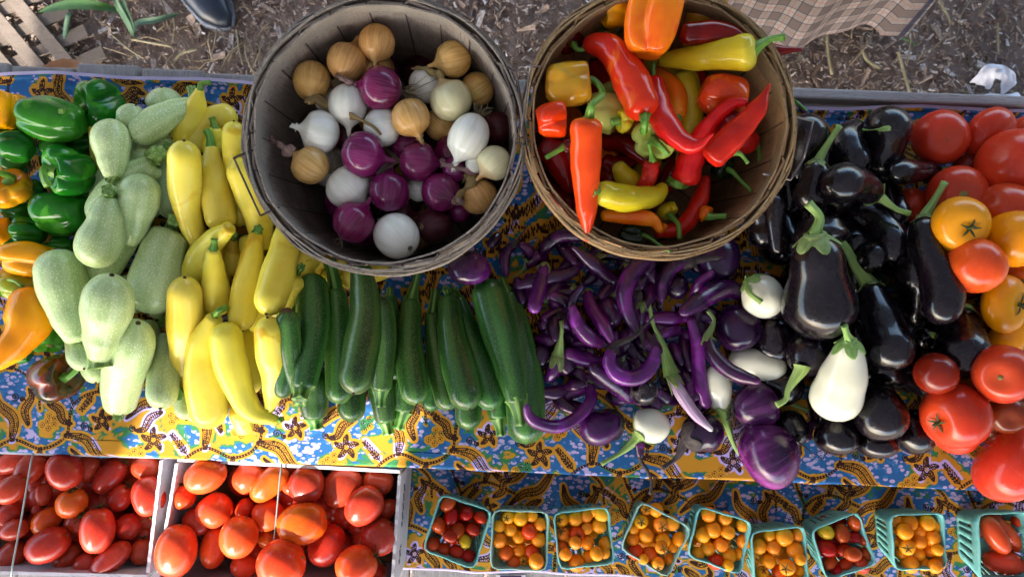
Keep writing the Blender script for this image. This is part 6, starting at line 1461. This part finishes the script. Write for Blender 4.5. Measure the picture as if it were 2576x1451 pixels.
# ------------------------------------------------------------------ what lies behind the stand
LW = wood('lattice_wood', '#76695f', '#65594f', '#3c342f', (3, 20, 3))
def lattice():
    o = Pv(*dpx('Q', 150, 250), .03); r = root('lattice_panel', (o.x, o.y, 0), 'weathered crisscross wooden lattice lying on the ground at the back left', 'lattice')
    pA, pB = Pv(*dpx('Q', 120, 0), .03), Pv(*dpx('Q', 400, 330), .03); dA = (pB - pA).normalized()
    pC, pD = Pv(*dpx('Q', 0, 75), .03), Pv(*dpx('Q', 150, 5), .03); dB = (pD - pC).normalized(); nA = Vector((-dA.y, dA.x, 0)); nB = Vector((-dB.y, dB.x, 0))
    s0 = pA + dA * .1
    for k in range(-6, 3):
        c = s0 + nA * (.078 * k) * -1 if False else s0 - Vector((.083 * k, .0, 0)) * -1
        h = .30 if k < 1 else .16
        if k > 0: continue
        g = Geo(); g.box(c - dA * (.12 if k == 0 else 0), (h - .06 * (k == 0), .0165, .004), [dA, nA, (0, 0, 1)]); g.make('slat', LW, r, False)
    for k in range(-6, 8):
        c = s0 + dA * (.072 * k - .02) - dB * .18 + Vector((0, 0, -.0085))
        g = Geo(); g.box(c, (.27, .0165, .004), [dB, nB, (0, 0, 1)]); g.make('slat', LW, r, False)
lattice()
GRN = plain('leaf_green', '#34600f', .6, c2='#264c0c', sc=40, bump=.2); GRP = plain('stalk_green', '#54745a', .6, c2='#3c5a40', sc=40); DRY = plain('dry_stalk', '#8f8668', .7, c2='#7a6e50', sc=60)
def blade(g, pts, w, fold=.25):
    q = cat_mull(pts, 16); T_, N_, B_ = frames(q); A = np.zeros((17, 5, 3))
    for i in range(17):
        t = i / 16; ww = w * math.sin(math.pi * min(1, .1 + .9 * t)) ** .6 * (1 if t < .9 else 1 - (t - .9) * 7)
        side = T_[i].cross(Vector((0, 0, 1))).normalized()
        for j in range(5):
            s = (j - 2) / 2; A[i, j] = q[i] + side * ww * s / 2 + Vector((0, 0, abs(s) * ww * fold))
    g.grid(A, False); g.grid(A - np.array((0, 0, .0006)), False, flip=True)
o = Pv(*dpx('Q', 1130, 200), 0); r = root('green_weed', (o.x, o.y, 0), 'green leafy weed with one broad blade growing behind the stand', 'weed')
g = Geo(); blade(g, [Pv(*dpx('Q', 1030, 100), .05), Pv(*dpx('Q', 850, 60), .08), Pv(*dpx('Q', 600, 50), .07), Pv(*dpx('Q', 325, 108), .04)], .026); g.make('leaf', GRN, r)
for pts, w in (([(1150, 320, .01), (1100, 200, .05), (1020, 60, .1), (960, -80, .12)], .017), ([(1155, 310, .01), (1120, 190, .05), (1070, 60, .09), (1040, -90, .12)], .02), ([(1150, 300, .01), (1180, 210, .02), (1350, 180, .03), (1560, 115, .02)], .016)):
    g = Geo(); blade(g, [Pv(*dpx('Q', x, y), z) for x, y, z in pts], w, .4); g.make('leaf', GRP, r)
g = Geo(); g.tube([Pv(*dpx('Q', 560, 450), .01), Pv(*dpx('Q', 565, 250), .03), Pv(*dpx('Q', 590, 120), .06)], .006, 8); g.make('stem', GRP, r)
for i, (pts, w, l) in enumerate([([(1120, 335), (1300, 370), (1480, 400)], .007, 'pale green cut stalk lying on the wood chips'), ([(1490, 540), (1560, 460), (1690, 425)], .007, 'curved pale stalk just behind the grey planks'), ([(960, 300), (1100, 420), (1240, 505)], .005, 'split grey stalk lying behind the planks'), ([(1490, 160), (1500, 260), (1480, 370)], .0035, 'thin bent stem near the dark shoe'), ([(2030, 260), (2050, 420), (2085, 560)], .004, 'pale straw pointing at the grey basket')]):
    g = Geo(); p = [Pv(*dpx('Q', x, y), .022) for x, y in pts]; g.tube(p, w / 2, 7); tag(g.make('plant_stalk', DRY, None, origin=tuple(p[1])), l, 'stalk')
for i, (pts, w, l) in enumerate([([(735, 270), (740, 480), (780, 700)], .008, 'olive green stalk by the tan basket on the chips'), ([(1060, 470), (1110, 570), (1230, 640)], .008, 'pale bent stalk in the middle of the chips'), ([(1400, 490), (1440, 640), (1510, 880)], .008, 'long pale stalk running down to the grey rail'), ([(1780, 10), (1850, 130), (1890, 220)], .006, 'thin grey stalk near the top right'), ([(2330, 220), (2335, 500), (2335, 505)], .005, 'straight bluish stalk above the plastic bag'), ([(1440, 360), (1500, 390), (1560, 430)], .005, 'short green stalk under the plaid cloth corner')]):
    g = Geo(); p = [Pv(*dpx('R', x, y), .022) for x, y in pts]; g.tube(p, w / 2, 7); tag(g.make('plant_stalk', DRY if i != 5 else GRN, None, origin=tuple(p[1])), l, 'stalk')
# paper scrap behind the planks
g = Geo(); A = np.zeros((8, 12, 3))
for i in range(8):
    for j in range(12):
        p = Pv(165 + (j / 11 - .5) * 120, 158 + i * 4, .45); A[i, j] = (p.x, p.y - .002 * i, T - .06 + .05 * math.sin(math.pi * j / 11) * (1 - i / 9) + .006 * math.sin(j * 2.1 + i))
for i in range(8):
    for j in range(12):
        pz = A[i, j, 2]; q = Pv(165 + (j / 11 - .5) * 120, 172 - 24 * math.sin(math.pi * (j + .5) / 12) * (1 - i / 7.) + 1.5 * math.sin(j * 2.3), T - .05 - .004 * i); A[i, j] = q
g.grid(A, False); tag(g.make('paper_bag', plain('brown_paper', '#b9967c', .8, c2='#a07f68', sc=30), None, origin=tuple(A[0, 6])), 'crumpled brown paper bag tucked behind the planks at the left', 'paper bag')
# dark shoe
SHU, SHS = plain('shoe_leather', '#1d2a3c', .35, c2='#141c28', sc=20), plain('shoe_sole', '#70757e', .6, c2='#5a5e66')
def shoe():
    a, b = Pv(*dpx('Q', 1450, -330), .04), Pv(*dpx('Q', 1950, 205), .04); d = (b - a).normalized(); s = Vector((-d.y, d.x, 0)); r = root('shoe', (((a + b) / 2).x, ((a + b) / 2).y, 0), 'dark blue shoe toe standing on the chips at the top edge', 'shoe')
    tab = [(0, .036, .085), (.25, .040, .09), (.5, .045, .075), (.75, .046, .055), (.9, .032, .042), (1, .008, .02)]
    def ring(t, k0, k1, n=20):
        w = interp([(x[0], x[1]) for x in tab], t); h = interp([(x[0], x[2]) for x in tab], t); c = a.lerp(b, t); out = []
        for j in range(n):
            th = 2 * math.pi * j / n; out.append((c + s * (w * k0 * math.cos(th))) * 1 + Vector((0, 0, -c.z + .014 + (h * (.5 + .5 * math.sin(th))) * k1)))
        return out
    g = Geo(); g.grid(np.array([ring(i / 14, .93, 1) for i in range(15)]), capB=True, capA=True); up = g.make('upper', SHU, r)
    g = Geo(); g.grid(np.array([[(p.x, p.y, .004 + (.018 if k % 20 < 10 else 0)) for k, p in enumerate(ring(i / 14, 1.1, .1))] for i in range(15)]), capB=True, capA=True); g.make('sole', SHS, r)
shoe()
# plaid cloth on a table behind
def plaid():
    t = NT('plaid_cloth'); uv = t.n('SeparateXYZ'); t.l(t.coord('UV'), uv.inputs[0])
    def band(s, k, lo, hi):
        f = t.math('FRACT', t.math('MULTIPLY', s, k)); return t.math('MULTIPLY', t.math('GREATER_THAN', f, lo), t.math('LESS_THAN', f, hi))
    u, v = uv.outputs[0], uv.outputs[1]; K = 1 / .072
    b1 = t.math('ADD', band(u, K, .0, .5), band(v, K, .0, .5))
    c = t.mix(t.math('MULTIPLY', b1, .5), lin('#989290'), lin('#625856'))
    wv = t.noise(1., 2, t.mapv((900, 60, 1), co=t.coord('UV'))); c = t.mix(t.ramp(wv, [(.4, 0.), (.65, .5)]), c, lin('#62544e'))
    c = t.mix(t.math('MULTIPLY', t.math('MAXIMUM', band(u, K, .72, .78), band(v, K, .72, .78)), .55), c, lin('#8c5446'))
    ln = t.math('MAXIMUM', band(u, 2 * K, .0, .07), band(v, 2 * K, .0, .07)); c = t.mix(t.math('MULTIPLY', ln, .85), c, lin('#1c2038')); return t.fin(c, .85, 0., .15)
pm = plaid()
def back_table():
    a, b = Pv(1890, 125, .12), Pv(2290, 118, .12); d = Vector((1, .0, 0)); x0, x1 = a.x - .25, Pv(2235, 60, .1).x
    y0 = a.y + .13; o = ((x0 + x1) / 2, y0 + .3, 0); r = root('covered_table', o, 'table behind the stand with a plaid cloth hanging to the ground', 'table')
    nu, nv = 110, 40; A = np.zeros((nv, nu, 3)); UVq = {}
    for i in range(nv):
        for j in range(nu):
            u = j / (nu - 1); x = x0 + (x1 - x0 + .12) * u; v = i / (nv - 1); z = .74 * (1 - v) + .02 + .05 * v * (.5 + .5 * math.sin(u * 9 + 1)) ** 2 + .05 * v * (1 - u)
            fl = v ** 1.3 * (.022 * math.sin(u * 15) + .008 * math.sin(u * 37 + 1)); y = y0 + .02 - fl - .10 * v
            if x > x1: k = (x - x1) / .12; x = x1 + .03 * k + .06 * v; y = y + .5 * k ** 1.2
            A[i, j] = (x, y, z)
    g = Geo(); g.grid(A, False); n = len(g.f)
    g.uv = []
    for f in g.f:
        for k in f: i, j = divmod(k, nu); g.uv.append((j / nu * (x1 - x0 + .5), .8 * i / nv))
    me = g.make('plaid_cloth', pm, r)
    g = Geo(); g.box(((x0 + x1) / 2, y0 + .4, .745), ((x1 - x0) / 2, .38, .012)); g.make('table_top', pm, r, False)
    for sx in (x0 + .05, x1 - .05):
        for sy in (y0 + .08, y0 + .72): g = Geo(); g.box((sx, sy, .366), (.02, .02, .366)); g.make('leg', WG, r, False)
back_table()
# white plastic bag
def pbag():
    t = NT('thin_plastic'); t.bump(t.noise(40, 4), .6, .01); m = t.fin(lin('#d4d4dc'), .35, 0., .5); t.b.inputs['Alpha'].default_value = 1
    c = Pv(2520, 235, .06); r = root('plastic_bag', (c.x, c.y, 0), 'white plastic carrier bag with a handle loop behind the grey rail', 'bag')
    g = Geo(); n = 26; A = np.zeros((12, n, 3))
    for i in range(12):
        t_ = i / 11; q = .085 * math.sin(math.pi * (.06 + .94 * (1 - t_) ** .8) * .5 + .1) + .005
        for j in range(n):
            th = 2 * math.pi * j / n; w = 1 + .16 * math.sin(5 * th + 3 * t_) + .1 * math.sin(9 * th - 5 * t_); A[i, j] = (c.x - .005 + 1.05 * q * w * math.cos(th), c.y - .055 + .6 * q * w * math.sin(th), .003 + .11 * t_ ** .7)
    g.grid(A, capB=True); g.make('bag_body', m, r)
    g = Geo(); q = [Pv(2468, 215, .07), Pv(2490, 185, .09), Pv(2512, 176, .10), Pv(2532, 186, .09), Pv(2545, 222, .07)]
    pts = cat_mull(q, 20); T_, N_, B_ = frames(pts); A = np.zeros((21, 7, 3))
    for i in range(21):
        w = .03 + .012 * abs(i / 10 - 1) + .002 * math.sin(i * 1.3)
        side = T_[i].cross(Vector((0, 0, 1))).normalized()
        for j in range(7): s_ = (j - 3) / 3; A[i, j] = pts[i] + side * w * s_ * .6 + Vector((0, 0, .005 * math.sin(j * 2.2 + i * .5) - .008 * s_ * s_))
    g.grid(A, False); g.make('handle', m, r)
pbag()
# tent added out of view over the stand, to give soft shade from above
def tent():
    t = NT('shade_canvas'); t.fin(lin('#9a9ca0'), .8, 0., .1); tr = t.n('BsdfTranslucent'); tr.inputs[0].default_value = lin('#c4c8d0'); mx = t.n('MixShader'); mx.inputs[0].default_value = .36  # translucent, so the added canvas passes a soft top light
    t.l(t.b.outputs[0], mx.inputs[1]); t.l(tr.outputs[0], mx.inputs[2]); t.l(mx.outputs[0], t.t.nodes['Material Output'].inputs[0])
    r = root('added_shade_tent', (0, .5, 0), 'grey canvas tent added out of view to shade the produce stand', 'tent'); z, pk = 2.35, 2.95
    x0, x1, y0, y1 = TENT; g = Geo(); c = (np.array((x0, y0, z)) + np.array((x1, y1, z))) / 2; c[2] = pk
    ring = [(x0, y0, z), (x1, y0, z), (x1, y1, z), (x0, y1, z)]
    for off in (0, .012):
        b = len(g.v); g.v += [(p[0], p[1], p[2] + off) for p in ring] + [(c[0], c[1], c[2] + off)]
        for i in range(4): g.f.append((b + i, b + (i + 1) % 4, b + 4)); g.uv += [(0, 0)] * 3
    g.make('roof', t.m, r, False)
    for x, y in ((x0, y0), (x1, y0), (x1, y1), (x0, y1)):
        g = Geo(); g.tube([(x, y, 0), (x, y, z)], .02, 10, k=1); g.make('pole', WIRE, r)
def added_tent_sides():
    x0, x1, y0, y1 = TENT; z = 2.35; r = [o for o in S.objects if o.name == 'added_shade_tent'][0]; m = bpy.data.materials['shade_canvas']
    def wall(name, a, b, z0, z1):
        g = Geo(); a, b = Vector((*a, 0)), Vector((*b, 0)); d = (b - a).normalized(); n = Vector((-d.y, d.x, 0))
        g.box((a + b) / 2 + Vector((0, 0, (z0 + z1) / 2)), ((b - a).length / 2, .004, (z1 - z0) / 2), [d, n, (0, 0, 1)]); g.make(name, m, r, False)
    wall('side_wall', (x0, y1), (.1, y1), .25, z); wall('side_wall', (x1, y0 + .05), (x1, 1.1), .25, z)  # unseen walls added to break up bright ring reflections
    wall('added_valance', (x0, y0), (x0, y1), 1.95, z); wall('added_valance', (.11, y1), (x1, y1), 1.95, z); wall('added_valance', (x1, 1.11), (x1, y1), 1.95, z)  # added hanging flaps narrow the bright band of sky
    wall('added_valance', (x0, y0), (-1.72, y0), 1.85, z); wall('added_valance', (-1.72, y0), (-1.28, y0), 1.85, 2.17); wall('added_valance', (-1.28, y0), (x1, y0), 1.85, z)  # gap left in the front flap to let a sun patch through
TENT = (-2.6, 2.6, -2.4, 2.6)
tent()
added_tent_sides()

# things of the lower layers that share a label: each is told apart by what lies close to it
def name_lower_layers():
    tops = [o for o in S.objects if o.parent is None and o.get('label') and o.get('group')]; cnt = {}
    for o in tops: cnt[o['label']] = cnt.get(o['label'], 0) + 1
    short = [o for o in tops if cnt[o['label']] == 1 and len(o['label'].split()) <= 11 and 'tomatoes in the' not in o['group'] or (cnt[o['label']] == 1 and o['category'] == 'tomato' and len(o['label'].split()) <= 11)]
    short = [o for o in short if not o.name.startswith('cherry') and not o.name.startswith('pint') and ' low in the pile' not in o['label']]; used = {}
    for o in tops:
        if cnt[o['label']] < 2 or 'lower' not in o['label'] and 'bottom layer' not in o['label'] or o.name.startswith('cherry'): continue
        base = 'low lying ' + o['label'].split(' in the ')[0].split(' hidden ')[0]
        g = [q for q in short if q['group'] == o['group']]; g.sort(key=lambda q: (q.location.xy - o.location.xy).length)
        for q in g[:22]:
            d = o.location.xy - q.location.xy; w = (' right' if d.x > 0 else ' left') if abs(d.x) > abs(d.y) else (' above' if d.y > 0 else ' below')
            l = base + w + (' of the ' if abs(d.x) > abs(d.y) else ' the ') + q['label']
            if len(l.split()) <= 16 and l not in used: used[l] = 1; o['newlabel'] = l; break
    for o in tops:
        if 'newlabel' in o.keys(): o['label'] = o['newlabel']; del o['newlabel']
name_lower_layers()
for o in S.objects:
    if '_o' in o.keys(): del o['_o']
